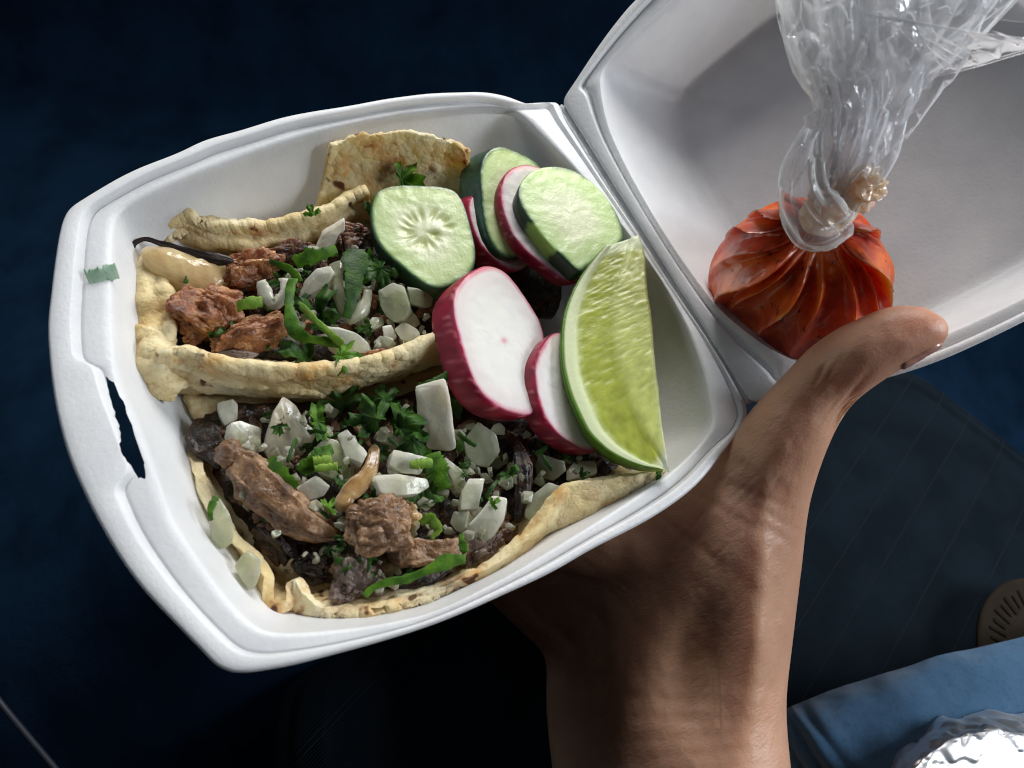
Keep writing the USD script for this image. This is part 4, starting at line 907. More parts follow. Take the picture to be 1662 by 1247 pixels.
def cucumber(face, pts, off, dep, seed, label, peel, seeds=0.0, flesh=(.50, .62, .27)):
    pl = plane(*pts); v, f, rad, ang = slab(face, pl, off, dep, n=120, bulge=.012, scale=.96, seed=seed, rough=.00010)
    nz = fbm(v * 420 + seed, 3, seed) - .5
    col = mixc((.70, .75, .46), flesh, sstep(rad, .35, .75))
    col = mixc(col, (.33, .52, .15), sstep(rad + nz * .1, .84, .96))
    pk = peel(ang) + nz * .6
    dark = sstep(pk, .35, .55)
    skin = sstep(rad + nz * .02, .930, .975) * dark
    lightp = sstep(rad, .97, 1.0) * (1 - dark)
    col = col * (1 - lightp[:, None]) + np.array([.28, .42, .10]) * lightp[:, None]
    dk = np.array([.012, .045, .018]) * (1 + 1.6 * nz[:, None])
    col = col * (1 - skin[:, None]) + np.clip(dk, 0.003, 1) * skin[:, None]
    if seeds:
        c = v[rad < .1].mean(0); b1 = unit(RM[0] - pl[1] * (RM[0] @ pl[1])); b2 = np.cross(pl[1], b1); d = v - c; x, y = d @ b1, d @ b2
        R0 = np.linalg.norm(v[(rad > .9) & (rad < 1)] - c, axis=1).mean()
        for k in range(18):
            a = k * 2.399; r0 = R0 * (.18 + .30 * ((k * .618) % 1)); e = np.hypot((np.cos(a) * (x - r0 * np.cos(a)) + np.sin(a) * (y - r0 * np.sin(a))) / (R0 * .11), (-np.sin(a) * (x - r0 * np.cos(a)) + np.cos(a) * (y - r0 * np.sin(a))) / (R0 * .05))
            s_ = np.exp(-e ** 2) * (rad < .9) * seeds; col = col * (1 - .55 * s_[:, None]) + np.array([.42, .45, .12]) * .55 * s_[:, None]; v = v - pl[1] * (s_ * .0007)[:, None]
    p = put('cucumber_slice', (v, f), M['cucumber_flesh'], None, col=col); setd(p, label, 'cucumber slice', 'cucumber slices on the right of the tray')

def el(cx, cy, a, b, rot=0, n=14):
    t = np.linspace(0, 2 * np.pi, n, endpoint=False); r = math.radians(rot)
    return [(cx + a * math.cos(x) * math.cos(r) + b * math.sin(x) * math.sin(r), cy + a * math.cos(x) * math.sin(r) - b * math.sin(x) * math.cos(r)) for x in t]
allp = lambda a: np.ones_like(a)
cucumber([(602,335),(612,312),(632,303),(676,301),(713,303),(740,312),(756,340),(766,376),(772,410),(766,440),(740,460),(706,468),(672,450),(642,425),(616,398),(603,366)], ((602,335,-.0085),(770,420,-.0050),(690,470,-.0065)), (-4, 9), .0050, 3,
         'left cucumber slice with a seedy centre lying on the upper taco', lambda a: .75 + .0 * a, 1.0)
cucumber([(786,256),(802,240),(838,246),(872,265),(895,300),(905,345),(890,390),(860,415),(826,420),(800,398),(786,360),(781,310)], ((786,256,-.0045),(895,300,-.0085),(820,418,-.0090)), (-31, -2), .0055, 7,
         'rear cucumber slice with thick dark peel between two radish slices', allp)
radish([(762,330),(775,310),(800,300),(850,330),(870,400),(840,440),(806,424),(780,395),(765,360)], ((762,330,-.0080),(860,370,-.0130),(806,424,-.0110)), (-27, -4), .0055, 9, 'radish slice of which only the red skin shows beside the rear cucumber')
radish([(813,310),(820,286),(836,272),(876,272),(920,300),(948,350),(955,410),(940,455),(927,458),(895,440),(858,411),(834,382),(817,342)], ((813,310,-.0025),(945,330,-.0035),(927,458,-.0040)), (-12, 2), .0040, 11, 'upper radish slice tucked behind the right cucumber slice')
cucumber([(841,312),(848,293),(862,279),(895,270),(932,277),(965,299),(993,333),(1010,368),(1012,386),(985,412),(962,424),(942,440),(925,428),(903,408),(872,372),(850,342)], ((841,312,.0020),(1012,386,.0010),(932,432,.0015)), (-9, 9), .0050, 15,
         'right cucumber slice leaning toward the hinge above the lime', lambda a: .5 + .42 * np.sin(a * 4 + 2.6), 0.0, (.52, .68, .28))
radish([(738,478),(752,454),(770,440),(792,432),(812,437),(835,458),(860,494),(880,532),(884,580),(878,640),(862,672),(839,672),(802,657),(778,633),(760,597),(745,548)], ((738,480,.0015),(882,550,-.0060),(840,672,-.0030)), (-30, 6), .0060, 17, 'largest radish slice in the middle with a pink spot on its white face', (818, 553))
radish([(906,540),(925,545),(965,556),(990,600),(998,660),(985,715),(960,733),(933,724),(905,704),(882,671),(871,632),(869,595),(882,562)], ((906,540,-.0020),(995,650,-.0090),(933,724,-.0060)), (-20, 5), .0050, 19, 'smallest radish slice partly hidden behind the lime wedge')

# ------------------------------------------------------------------ lime wedge
RK = spline(P3([(1037,381,.0035),(1047,410,.0036),(1051,460,.0038),(1060,526,.0038),(1063,572,.0038),(1070,633,.0036),(1075,688,.0032),(1079,720,.0028),(1084,757,.0020)]), 130)
KK = spline(P3([(983,399,.0022),(955,430,.0015),(930,470,.0008),(914,515,.0005),(910,560,.0005),(914,605,.0005),(928,651,.0006),(950,696,.0008),(978,726,.0010),(1010,745,.0012),(1045,757,.0013),(1070,761,.0014),(1085,766,.0015)]), 130)
axis = unit(RK[-1] - RK[0])
def rot(v, a, k):
    return v * math.cos(a) + np.cross(k, v) * math.sin(a) + k * (v @ k)[:, None] * (1 - math.cos(a))
d0 = KK - RK
sgn = 1 if (rot(d0, .5, axis)[65] @ unit(CAM - KK[65])) < (rot(d0, -.5, axis)[65] @ unit(CAM - KK[65])) else -1
rho = np.array([.01, .05, .1, .16, .22, .28, .34, .4, .46, .52, .58, .64, .7, .75, .8, .84, .87, .9, .925, .95, .97, .985, 1.0]); ANG = math.radians(62)
cols, R_, tt, rr_ = [], [], [], []
for r_ in rho: R_.append(RK + d0 * r_); rr_.append(np.full(130, r_))
for a in np.linspace(.06, 1, 12): R_.append(RK + rot(d0, sgn * ANG * a, axis)); rr_.append(np.full(130, 1.0 + a))
for r_ in (.9, .5, .15): R_.append(RK + rot(d0 * r_, sgn * ANG, axis)); rr_.append(np.full(130, -r_))
R_ = np.array(R_).transpose(1, 0, 2); rr_ = np.array(rr_).T
v, f = rings_mesh(R_); f = outward(v, f)
rr1 = np.concatenate([rr_.ravel(), [rr_[0, 10], rr_[-1, 10]]]); tt = np.concatenate([np.repeat(np.linspace(0, 1, 130), R_.shape[1]), [0, 1]])
nf = unit(np.cross(axis, d0[65])); nf = nf if nf @ (CAM - KK[65]) > 0 else -nf
# juice sacs run from the ridge outwards: long drops seen on the cut
c0 = RK[60]; dd = v - c0; lx, ly = dd @ axis, dd @ unit(d0[65])
phi = np.arctan2(lx, ly + .004); rl = np.hypot(lx, ly + .004)
sac = .6 * fbm(np.stack([phi * 17, rl * 330, phi * 0], 1), 3, 3) + .4 * fbm(v * 620, 2, 31)
sac2 = ridge(np.stack([phi * 20, rl * 330, phi * 0 + 4], 1), 8)
onface = (rr1 >= 0) & (rr1 < .9)
edge = sstep(rr1, .80, .88)
lobe = sstep(rr1 + .10 * (fbm(np.stack([tt * 5, tt * 0, tt * 0], 1), 2, 4) - .5) - .22 * np.sin(np.pi * np.clip(tt, 0, 1)) ** .7, .18, .26)
v = v + nf * (onface * (1 - edge) * ((sac - .5) * .0007 + (sac2 - .5) * .0003))[:, None] - nf * (onface * lobe * (1 - edge) * .0007)[:, None]
peelp = (rr1 > .99) & (rr1 <= 2); v = v + (peelp * (fbm(v * 900, 2, 5) - .5) * .0006)[:, None] * unit(d0[65])
flesh = mixc((.44, .48, .14), (.33, .37, .055), lobe); flesh = flesh * (.62 + .80 * sac[:, None])
col = mixc(flesh, (.62, .68, .40), sstep(rr1 + (sac - .5) * .06, .78, .84)); ends = sstep(np.minimum(tt * .9, 1 - tt) + (sac - .5) * .02, .035, .075)
col = mixc(np.full_like(col, 1) * np.array([.62, .68, .40]), col, ends)
pz = fbm(v * 500, 3, 6)
g = np.array([.075, .165, .014]) * (.6 + .9 * pz[:, None]); skin = sstep(rr1 + (pz - .5) * .012, .950, .972) * (rr1 > 0); col = col * (1 - skin[:, None]) + g * skin[:, None]
p = put('lime_wedge', (v, f), M['lime_flesh'], None, col=col); setd(p, 'juicy lime wedge standing beside the hinge with its cut face up', 'lime wedge')
# ------------------------------------------------------------------ bag of red salsa tied in clear film
M['salsa'] = looks('salsa', {'tc': ('texture_coordinate', {}), 'n': ('noise_texture', {'scale': 70.0, 'detail': 4.0}), 'v': ('noise_texture', {'scale': 330.0, 'detail': 2.0}), 'n2': ('noise_texture', {'scale': 200.0, 'detail': 3.0, 'distortion': 1.0}),
    'r': ('rgb_ramp', {'ramp': [(.32, (.28, .018, .004)), (.50, (.56, .064, .009)), (.68, (.74, .165, .020))]}), 's': ('rgb_ramp', {'ramp': [(.66, (0, 0, 0)), (.71, (1, 1, 1))]}), 'm': ('mix_color', {'b': (.10, .012, .005)}),
    'b': ('bump', {'strength': .35, 'distance': .0012}),
    'p': ('principled_bsdf', {'roughness': .45, 'specular_ior_level': .4, 'coat_weight': .55, 'coat_roughness': .15, 'subsurface_weight': .15, 'subsurface_scale': .003, 'subsurface_radius': (1, .2, .06)})},
    [('tc.object', 'n.vector'), ('tc.object', 'v.vector'), ('tc.object', 'n2.vector'), ('n.fac', 'r.fac'), ('v.fac', 's.fac'), ('r.color', 'm.a'), ('s.color', 'm.fac'), ('m.result', 'p.base_color'), ('n2.fac', 'b.height'), ('b.normal', 'p.coat_normal'), ('b.normal', 'p.normal')])
def film(name, white, edge):
    return looks(name, {'tc': ('texture_coordinate', {}), 'n': ('noise_texture', {'scale': 160.0, 'detail': 3.0, 'distortion': .8}), 'b': ('bump', {'strength': .25, 'distance': .0008}),
        'fr': ('fresnel', {'IOR': 1.25}), 'lw': ('layer_weight', {'blend': .45}), 'mr': ('map_range', {'from_min': .1, 'from_max': .9, 'to_min': white, 'to_max': edge, 'clamp': True}),
        't': ('transparent_bsdf', {'color': (.985, .987, .99)}), 'g': ('glossy_bsdf', {'roughness': .09, 'color': (1, 1, 1)}), 'm1': ('mix_closure', {}),
        'd': ('diffuse_bsdf', {'color': (.9, .91, .93)}), 'tl': ('translucent_bsdf', {'color': (.9, .91, .93)}), 'dt': ('mix_closure', {'fac': .55}), 'm2': ('mix_closure', {})},
        [('tc.object', 'n.vector'), ('n.fac', 'b.height'), ('b.normal', 'fr.normal'), ('b.normal', 'g.normal'), ('b.normal', 'lw.normal'), ('fr.fac', 'm1.fac'), ('t.BSDF', 'm1.closure1'), ('g.BSDF', 'm1.closure2'),
         ('lw.facing', 'mr.value'), ('mr.result', 'm2.fac'), ('d.BSDF', 'dt.closure1'), ('tl.BSDF', 'dt.closure2'), ('m1.closure', 'm2.closure1'), ('dt.closure', 'm2.closure2')], surface='m2.closure')
M['film'] = film('film', .08, .85)
M['film_dense'] = film('film_dense', .19, .9)
M['film_peach'] = simple('film_peach', (.72, .46, .30), .25, .6, bump=[(300, .5, .001)], sss=.4, sss_scale=.003, coat=.6)
def LX(px, py, h):
    """pixel on the plane h metres above the lid plane"""
    q = lid_dy([(px, py)], h)[0]; return LP(q[0], q[1], h)
bag = thing('salsa_bag', 'knotted clear plastic bag of red salsa lying in the lid', 'salsa bag')
top = LX(1338, 352, .020)
n = 320; th_ = np.linspace(0, 2 * np.pi, n, endpoint=False)
sil = spline(np.array([(1452,440),(1446,420),(1425,385),(1400,350),(1360,330),(1330,322),(1283,322),(1262,327),(1215,352),(1180,383),(1160,412),(1150,445),(1152,470),(1175,497),(1210,528),(1250,560),(1300,590),(1370,580),(1430,540),(1443,500),(1448,470)], float), n, closed=True)
# contact ring on the lid plane's level, silhouette ring, then up to the neck: the silhouette is where the bag bulges most
silW = np.array([LX(x, y, -.006) for x, y in sil])
cb = silW.mean(0)
foot = cb + (silW - cb) * .80 - LN * .018
prof = [(0.0, foot), ]
rings = [cb + (foot - cb) * .3, foot, cb + (silW - cb) * .94 - LN * .010, silW]
neck = []
tn = unit(CAM - top)
e1 = unit(RM[0] - tn * (RM[0] @ tn)); e2 = np.cross(tn, e1)
dirs = silW - top; dirs = dirs - tn * (dirs @ tn)[:, None]; dirs /= np.linalg.norm(dirs, axis=1, keepdims=True)
nk = top + dirs * .0065
rnd = random.Random(5)
pos = np.linspace(0, 2 * np.pi, 25)[:-1] + np.array([rnd.uniform(-.10, .10) for _ in range(24)]); pw = [rnd.uniform(.04, .085) for _ in range(24)]; pd = [rnd.uniform(.4, 1.2) for _ in range(24)]
angs = np.arctan2(dirs @ e2, dirs @ e1)
def pleat(a, u):
    g = np.zeros_like(a)
    for p_, w_, d_ in zip(pos, pw, pd):
        dd_ = (a - p_ - .10 * math.sin(5 * u + p_) + np.pi) % (2 * np.pi) - np.pi
        g = np.maximum(g, d_ * np.exp(-(np.abs(dd_) / w_) ** 1.3))
    return g
K = 46
for k in range(1, K + 1):
    u = k / K
    q = silW * (1 - u) + nk * u
    q = q + tn * (.0125 * np.sin(np.pi * min(u * 1.05, 1)) ** .8)                       # dome between rim and neck
    amp = .0200 * np.sin(np.pi * min(.05 + u * .90, 1)) ** .9
    out_ = (dirs * .55 + tn * .45); q = q + out_ * ((pleat(angs, u) - .55) * amp)[:, None]
    q = q + tn * ((fbm(q * 260, 3, 4) - .5) * .0022)[:, None]
    rings.append(q)
rings.append(top + (nk - top) * .6 + tn * .003)
v, f = rings_mesh(rings); put('salsa_pouch', (v, outward(v, f)), M['salsa'], bag)

def crumple(G, amp, sc, seed, lu=1.0, lv=1.0):
    """creases in film: long folds along the first grid direction (rows) with a few cross breaks"""
    m, k, _ = G.shape; N = vnormals(G.reshape(-1, 3), grid_faces(m, k)).reshape(m, k, 3)
    L0 = np.linalg.norm(np.diff(G[:, k // 2], axis=0), axis=1).sum(); L1 = np.linalg.norm(np.diff(G[m // 2], axis=0), axis=1).sum()
    a, b = np.meshgrid(np.linspace(0, L0, m), np.linspace(0, L1, k), indexing='ij')
    rg = np.random.default_rng(seed); ncell = int(max(40, L0 * L1 * (sc * .9) ** 2))
    st = np.array([.42 * lu, 1.0 * lv]); pts = np.stack([a.ravel(), b.ravel()], 1)
    pts = pts + (np.stack([noise(np.c_[pts * sc * .5, pts[:, 0] * 0 + seed], seed), noise(np.c_[pts * sc * .5, pts[:, 0] * 0 + seed + 9], seed + 1)], 1) - .5) * .5 / sc
    sd = rg.uniform(0, 1, (ncell, 2)) * [L0, L1]; tr = cKDTree(sd * st); _, ik = tr.query(pts * st)
    h = rg.uniform(-1, 1, (ncell, 3)) * np.array([.35, 60 * amp, 210 * amp]); dd = pts - sd[ik]
    d = h[ik, 0] * amp + np.clip(h[ik, 1] * dd[:, 0] + h[ik, 2] * dd[:, 1], -2.2 * amp, 2.2 * amp)
    w = np.stack([a * sc * .22, b * sc * .8, 0 * a + seed * 1.37], -1)
    d = d.reshape(m, k) * .8 + (ridge(w, seed) - .5) * amp * 1.3
    d = (np.roll(d, 1, 0) + 2 * d + np.roll(d, -1, 0)) / 4; d = np.c_[d[:, :1], (d[:, :-2] + 2 * d[:, 1:-1] + d[:, 2:]) / 4, d[:, -1:]]
    e = np.minimum(np.arange(k), np.arange(k)[::-1])[None] / k
    return G + N * (d * np.clip(e * 12, .3, 1))[..., None]
def film_tube(path, wid, seed, amp, sc, flat=.5, n=130, m=150, mat='film', nm='film_neck'):
    """loose tube of film along (px, py, h above the lid) with its width in pixels"""
    P = np.array([LX(x, y, h) for x, y, h in path]); P = spline(P, n); _, r, u, nn, s = frame_at(path[len(path)//2][0], path[len(path)//2][1], P[n//2][2])
    t = np.gradient(P, axis=0); t /= np.linalg.norm(t, axis=1, keepdims=True); b = np.cross(nn, t); b /= np.linalg.norm(b, axis=1, keepdims=True); k = np.cross(t, b)
    x = np.linspace(0, 1, n); ww = np.interp(x, np.linspace(0, 1, len(wid)), wid) * s / 2; a = np.linspace(0, 2 * np.pi, m)
    fold = 1 + .20 * np.sin(a[None] * 5 + 3 * x[:, None] + seed) + .10 * np.sin(a[None] * 9 - 5 * x[:, None] + seed * 2)
    G = P[:, None] + ww[:, None, None] * (np.cos(a)[None, :, None] * b[:, None] * (1 + 0 * fold[..., None]) + flat * (np.sin(a)[None] * fold)[..., None] * k[:, None])
    G = crumple(G, amp, sc, seed); G[:, -1] = G[:, 0]
    put(nm, (G.reshape(-1, 3), grid_faces(n, m)), M[mat], bag, smooth=14)
film_tube([(1345,355,.026),(1362,320,.030),(1378,270,.033),(1390,200,.036),(1395,120,.040),(1385,40,.045),(1375,-60,.05)], (56, 84, 128, 150, 190, 205, 210), 3, .0042, 165, .45, mat='film_dense')
film_tube([(1350,340,.027),(1375,270,.032),(1400,190,.035),(1425,110,.038),(1450,30,.043),(1470,-60,.05)], (46, 84, 130, 170, 220, 270), 8, .0040, 150, .35)
film_tube([(1335,330,.027),(1360,250,.034),(1370,170,.038),(1352,90,.044),(1335,20,.050),(1325,-60,.056)], (36, 60, 66, 100, 120, 120), 15, .0042, 180, .5)
# the loop of the knot and its small tail
film_tube([(1366,362,.026),(1330,362,.032),(1302,320,.036),(1304,260,.040),(1320,212,.044)], (46, 86, 68, 54, 20), 21, .0034, 190, .5, n=60, m=80, mat='film_dense', nm='knot_loop')
p0 = LX(1398, 306, .030); v, f = ico(4); d = 1 + 1.1 * (ridge(v * 1.3 + 3, 4) - .6) + .4 * (ridge(v * 3 + 1, 9) - .5); kx = (v * d[:, None]) * .0046
put('knot_tail', (p0 + kx, f), M['film_peach'], bag, smooth=30)
p0 = LX(1345, 345, .025); put('knot', (p0 + (v * (1 + .5 * (ridge(v * 1.8 + 1, 6) - .5))[:, None]) @ np.diag([.0075, .006, .006]), f), M['film_peach'], bag, smooth=30)
# the open mouth of the bag, a wide double sheet lying over the lid's far side
def film_sheet(rows, seed, amp, sc, mat='film', nm='mouth_sheet', n=110, m=70):
    R = np.array([spline(np.array([LX(x, y, h) for x, y, h in r]), n) for r in rows]); d = np.arange(len(R))
    G = PchipInterpolator(d, R, axis=0)(np.linspace(0, len(R) - 1, m)); G = crumple(G, amp, sc, seed)
    put(nm, (G.reshape(-1, 3), grid_faces(m, n)), M[mat], bag, smooth=14)
film_sheet([[(1380,230,.030),(1420,215,.030),(1470,190,.030),(1500,175,.030)],[(1370,150,.034),(1430,140,.036),(1480,125,.036),(1525,120,.034)],[(1360,60,.040),(1440,60,.044),(1520,75,.044),(1560,88,.036)],[(1350,-60,.050),(1450,-60,.052),(1580,-60,.052),(1700,-60,.045)]], 31, .0034, 90, 'film_dense')
film_sheet([[(1402,22,.050),(1500,38,.050),(1600,56,.050),(1760,70,.050)],[(1440,40,.047),(1520,70,.046),(1600,72,.046),(1760,72,.046)],[(1490,85,.040),(1540,96,.040),(1610,82,.040),(1760,60,.040)],[(1500,120,.034),(1560,118,.034),(1640,92,.034),(1760,66,.034)]], 37, .0022, 80, 'film_dense', m=50)
film_sheet([[(1402,18,.052),(1500,20,.054),(1600,30,.054),(1760,40,.054)],[(1405,-40,.056),(1500,-40,.056),(1600,-40,.056),(1760,-40,.056)]], 43, .0030, 70, 'film_dense', m=40)
# welded double seam along the mouth
for a_, w_ in (([(1404,24,.0515),(1500,40,.0515),(1600,57,.0515),(1760,71,.0515)], 5), ([(1520,122,.0345),(1580,108,.0345),(1662,84,.0345),(1760,62,.0345)], 4)):
    P = spline(np.array([LX(*q) for q in a_]), 50); put('seam', tube(P, .00045, 6), M['film_dense'], bag)
# ------------------------------------------------------------------ the right hand that carries the box
M['skin'] = looks('skin', {'tc': ('texture_coordinate', {}), 'n': ('noise_texture', {'scale': 28.0, 'detail': 4.0}), 'n2': ('noise_texture', {'scale': 900.0, 'detail': 3.0}), 'v': ('voronoi_texture', {'feature': 'distance_to_edge', 'scale': 900.0}),
    'mp': ('mapping', {'rotation': (0, 0, .6), 'scale': (260, 900, 500)}), 'n3': ('noise_texture', {'scale': 1.0, 'detail': 3.0, 'distortion': .6}), 'at': ('attribute', {'attribute': 'tint'}), 'mm': ('mix_color', {'blend_type': 'multiply', 'fac': 1.0}),
    'r': ('rgb_ramp', {'ramp': [(.3, (.82, .78, .76)), (.55, (1, 1, 1)), (.75, (1.08, 1.02, .98))]}),
    'b1': ('bump', {'strength': .14, 'distance': .0004}), 'b2': ('bump', {'strength': .25, 'distance': .0003}), 'b3': ('bump', {'strength': .30, 'distance': .0006}),
    'p': ('principled_bsdf', {'roughness': .46, 'specular_ior_level': .4, 'subsurface_weight': .25, 'subsurface_scale': .003, 'subsurface_radius': (1, .35, .2)})},
    [('tc.object', 'n.vector'), ('tc.object', 'n2.vector'), ('tc.object', 'v.vector'), ('tc.object', 'mp.vector'), ('mp.vector', 'n3.vector'), ('n.fac', 'r.fac'), ('at.color', 'mm.a'), ('r.color', 'mm.b'), ('mm.result', 'p.base_color'),
     ('v.distance', 'b1.height'), ('n2.fac', 'b2.height'), ('n3.fac', 'b3.height'), ('b1.normal', 'b2.normal'), ('b2.normal', 'b3.normal'), ('b3.normal', 'p.normal')])
Mf = manifold3d.Manifold
def J(px, py, z, r): p = W(px, py, z); return np.array([*p, r])
def Jw(x, y, z, r): return np.array([x, y, z, r], float)
def bone(a, b):
    return Mf.batch_hull([Mf.sphere(float(q[3]), 40).translate(list(map(float, q[:3]))) for q in (a, b)])
def chain(*js): return [bone(a, b) for a, b in zip(js[:-1], js[1:])]
# thumb, from the tip back to the wrist
tip = J(1500, 537, .0445, .0062); tp2 = J(1462, 541, .0410, .0088); ip = J(1372, 588, .0300, .0102); ph = J(1318, 640, .0185, .0103); mcp = J(1262, 725, .0020, .0138); mt = J(1225, 800, -.0150, .0172); cmc = J(1170, 930, -.0360, .0255)
wr1 = J(1168, 1130, -.0440, .0205); wrm = J(1085, 1140, -.0540, .0200); fam = J(1110, 1290, -.0560, .0220); fbm_ = J(1120, 1560, -.0600, .0250); thm = J(1085, 965, -.0540, .0235); wr2 = J(1000, 1150, -.1080, .0285); fa1 = J(1172, 1290, -.0450, .0215); fa2 = J(1030, 1290, -.1080, .0310); fb1 = J(1195, 1560, -.0500, .0240); fb2 = J(1030, 1560, -.1080, .0340)
heel = J(985, 1020, -.1050, .0250); thn = J(1120, 885, -.0450, .0270)
pb = [Jw(.040, -.010, -.0640, .0150), Jw(.022, -.014, -.0640, .0150), Jw(.004, -.020, -.0650, .0145), Jw(-.012, -.028, -.0660, .0135)]     # knuckles under the tray
bones = chain(tip, tp2, ip, ph, mcp, mt, cmc, wr1) + chain(mt, thn, wr1) + chain(thn, heel, wr2) + chain(wr1, wr2) + chain(cmc, heel)
bones += [Mf.batch_hull([Mf.sphere(float(q[3]), 40).translate(list(map(float, q[:3]))) for q in (wr1, wrm, wr2, fa1, fam, fa2)]), Mf.batch_hull([Mf.sphere(float(q[3]), 40).translate(list(map(float, q[:3]))) for q in (fa1, fam, fa2, fb1, fbm_, fb2)])] + chain(thn, thm, wrm)
def hull_of(*js): return Mf.batch_hull([Mf.sphere(float(q[3]) * .94, 40).translate(list(map(float, q[:3]))) for q in js])
bones += [hull_of(cmc, thn, thm, heel, wr1, wrm, wr2), hull_of(thn, heel, pb[0], pb[3])]
for q in pb: bones += chain(q, heel) + chain(q, thn)
bones += chain(*pb)
fd = unit(np.array([-.75, .62, 0]))
for k, (q, L_) in enumerate(zip(pb, (.040, .045, .041, .032))):
    d = unit(fd + np.array([-.06, -.05, 0]) * (k - 1.2)); a = q[:3]
    j1 = a + d * L_ + [0, 0, .006]; j2 = j1 + d * L_ * .62 + [0, 0, .002]; j3 = j2 + d * L_ * .42 + [0, 0, .0005]
    bones += chain(q * [1, 1, 1, .75], np.r_[j1, .0092], np.r_[j2, .0083], np.r_[j3, .0068])
hm = Mf.batch_boolean(bones, manifold3d.OpType.Add).refine_to_length(.0032)
mm = hm.to_mesh(); t = trimesh.Trimesh(mm.vert_properties[:, :3].astype(float), mm.tri_verts, process=True)
trimesh.smoothing.filter_taubin(t, lamb=.5, nu=.48, iterations=220)
t = t.subdivide(); trimesh.smoothing.filter_taubin(t, lamb=.5, nu=.48, iterations=12)
v, f = np.array(t.vertices), np.array(t.faces)
near_ = v @ RM[1]
# only the seen side gets the finer mesh
N = vnormals(v, f)
c = (v - CAM) @ RM.T; pxv = np.stack([PW / 2 + F * c[:, 0] / -c[:, 2], PH / 2 - F * c[:, 1] / -c[:, 2]], 1)
vis = np.clip((N * (CAM - v)).sum(1) / np.linalg.norm(CAM - v, axis=1), 0, 1) ** .5
def g2(cx, cy, a, b, rot_=0):
    r = math.radians(rot_); dx, dy = pxv[:, 0] - cx, pxv[:, 1] - cy
    x, y = dx * math.cos(r) + dy * math.sin(r), -dx * math.sin(r) + dy * math.cos(r)
    return np.exp(-(x / a) ** 2 - (y / b) ** 2)
disp = np.zeros(len(v))
disp -= .0072 * g2(1145, 1085, 48, 105, 4)                                   # hollow of the wrist beside the thumb's tendon
disp += .0030 * g2(1225, 1010, 24, 190, 4) + .0020 * g2(1050, 1010, 34, 150, 6) + .0018 * g2(1175, 860, 60, 90, -30)
disp -= .0022 * g2(1372, 665, 42, 46, -40)                                   # crook under the thumb's middle joint
for (cx, cy, L_, r, dp) in ((1340,590,50,-62,.0009),(1352,600,44,-58,.0007),(1395,560,40,-70,.0005),(1388,640,40,-60,.0010),(1372,672,36,-52,.0010),(1360,700,30,-50,.0007),
        (1195,790,80,22,.0010),(1215,815,90,30,.0009),(1180,830,90,28,.0006),(1240,850,70,38,.0006),(1120,880,80,40,.0006),(1160,905,70,38,.0005),(1130,1140,110,6,.0007),(1125,1168,120,2,.0008),(1125,1196,120,-4,.0006),(1130,1225,130,-6,.0005)):
    disp -= .6 * dp * g2(cx, cy, L_, 5.5, r)
disp += (fbm(v * 130, 3, 2) - .5) * .0013
crs = v @ unit(RM[0] * .8 - RM[1] * .6); alg = v @ unit(RM[0] * .6 + RM[1] * .8)
disp -= .0003 * ridge(np.stack([alg * 60, crs * 420, alg * 0], 1), 12) ** 3 * (g2(1160, 860, 140, 160) + g2(1140, 1140, 120, 90))
v = v + N * (disp * vis)[:, None]
base = np.tile(np.array([.56, .31, .20]), (len(v), 1))
pink = np.clip(g2(1480, 525, 70, 40) + .7 * g2(1120, 860, 120, 90), 0, 1)[:, None]; base = base * (1 - .35 * pink) + np.array([.64, .30, .21]) * .35 * pink
brown = np.clip(g2(1142, 1090, 70, 130), 0, 1)[:, None]; base = base * (1 - .40 * brown) + np.array([.20, .105, .05]) * .40 * brown  # shade in the hollow of the wrist, put into the skin colour
pl_ = np.clip(g2(1240, 740, 60, 120, 30), 0, 1)[:, None]; base = base * (1 - .25 * pl_) + np.array([.62, .40, .28]) * .25 * pl_
man = thing('person', 'bare right hand and wrist holding the foam box with the thumb on its lid', 'person')
hand = put('hand', (v, f), M['skin'], man, col=base)
# thumbnail, seen edge-on at the lower side of the tip
M['nail'] = simple('nail', (.50, .25, .19), .30, .5, coat=.4, bump=[(500, .15, .0003)])
hmesh = trimesh.Trimesh(v, f, process=False); sel = (np.abs(pxv[:, 0] - 1480) < 90) & (np.abs(pxv[:, 1] - 550) < 70)
kt = cKDTree(v[sel]); ids = np.flatnonzero(sel); Nn = vnormals(v, f)
ax_ = unit(tip[:3] - ip[:3]); back = W(1487, 566, .040); _, j0 = kt.query(back); nd = Nn[ids[j0]]; nd = unit(nd - ax_ * (nd @ ax_)); sd_ = np.cross(ax_, nd); c0_ = tip[:3] - ax_ * .0035
G = np.zeros((16, 18, 3))
for a_ in range(16):
    for b_ in range(18):
        u_, w_ = a_ / 15 * 2 - 1, (b_ / 17 * 2 - 1) * 1.0
        rad_ = .0066 - .0016 * max(u_, 0) ** 2; th_a = w_ * 1.05 * math.sqrt(max(1 - .75 * max(u_, -.2 * u_) ** 4, .05))
        dirn = nd * math.cos(th_a) + sd_ * math.sin(th_a); q_ = c0_ + ax_ * (u_ * .0062)
        tt_ = np.linspace(.002, .014, 60); pts_ = q_ + dirn * tt_[:, None]; dd_, jj_ = kt.query(pts_); k_ = np.argmin(dd_)
        G[a_, b_] = pts_[k_] + dirn * (.00035 - .0005 * (abs(w_) > .93) - .0005 * (u_ < -.93))
put('thumbnail', thick_sheet(G, .0006), M['nail'], hand)
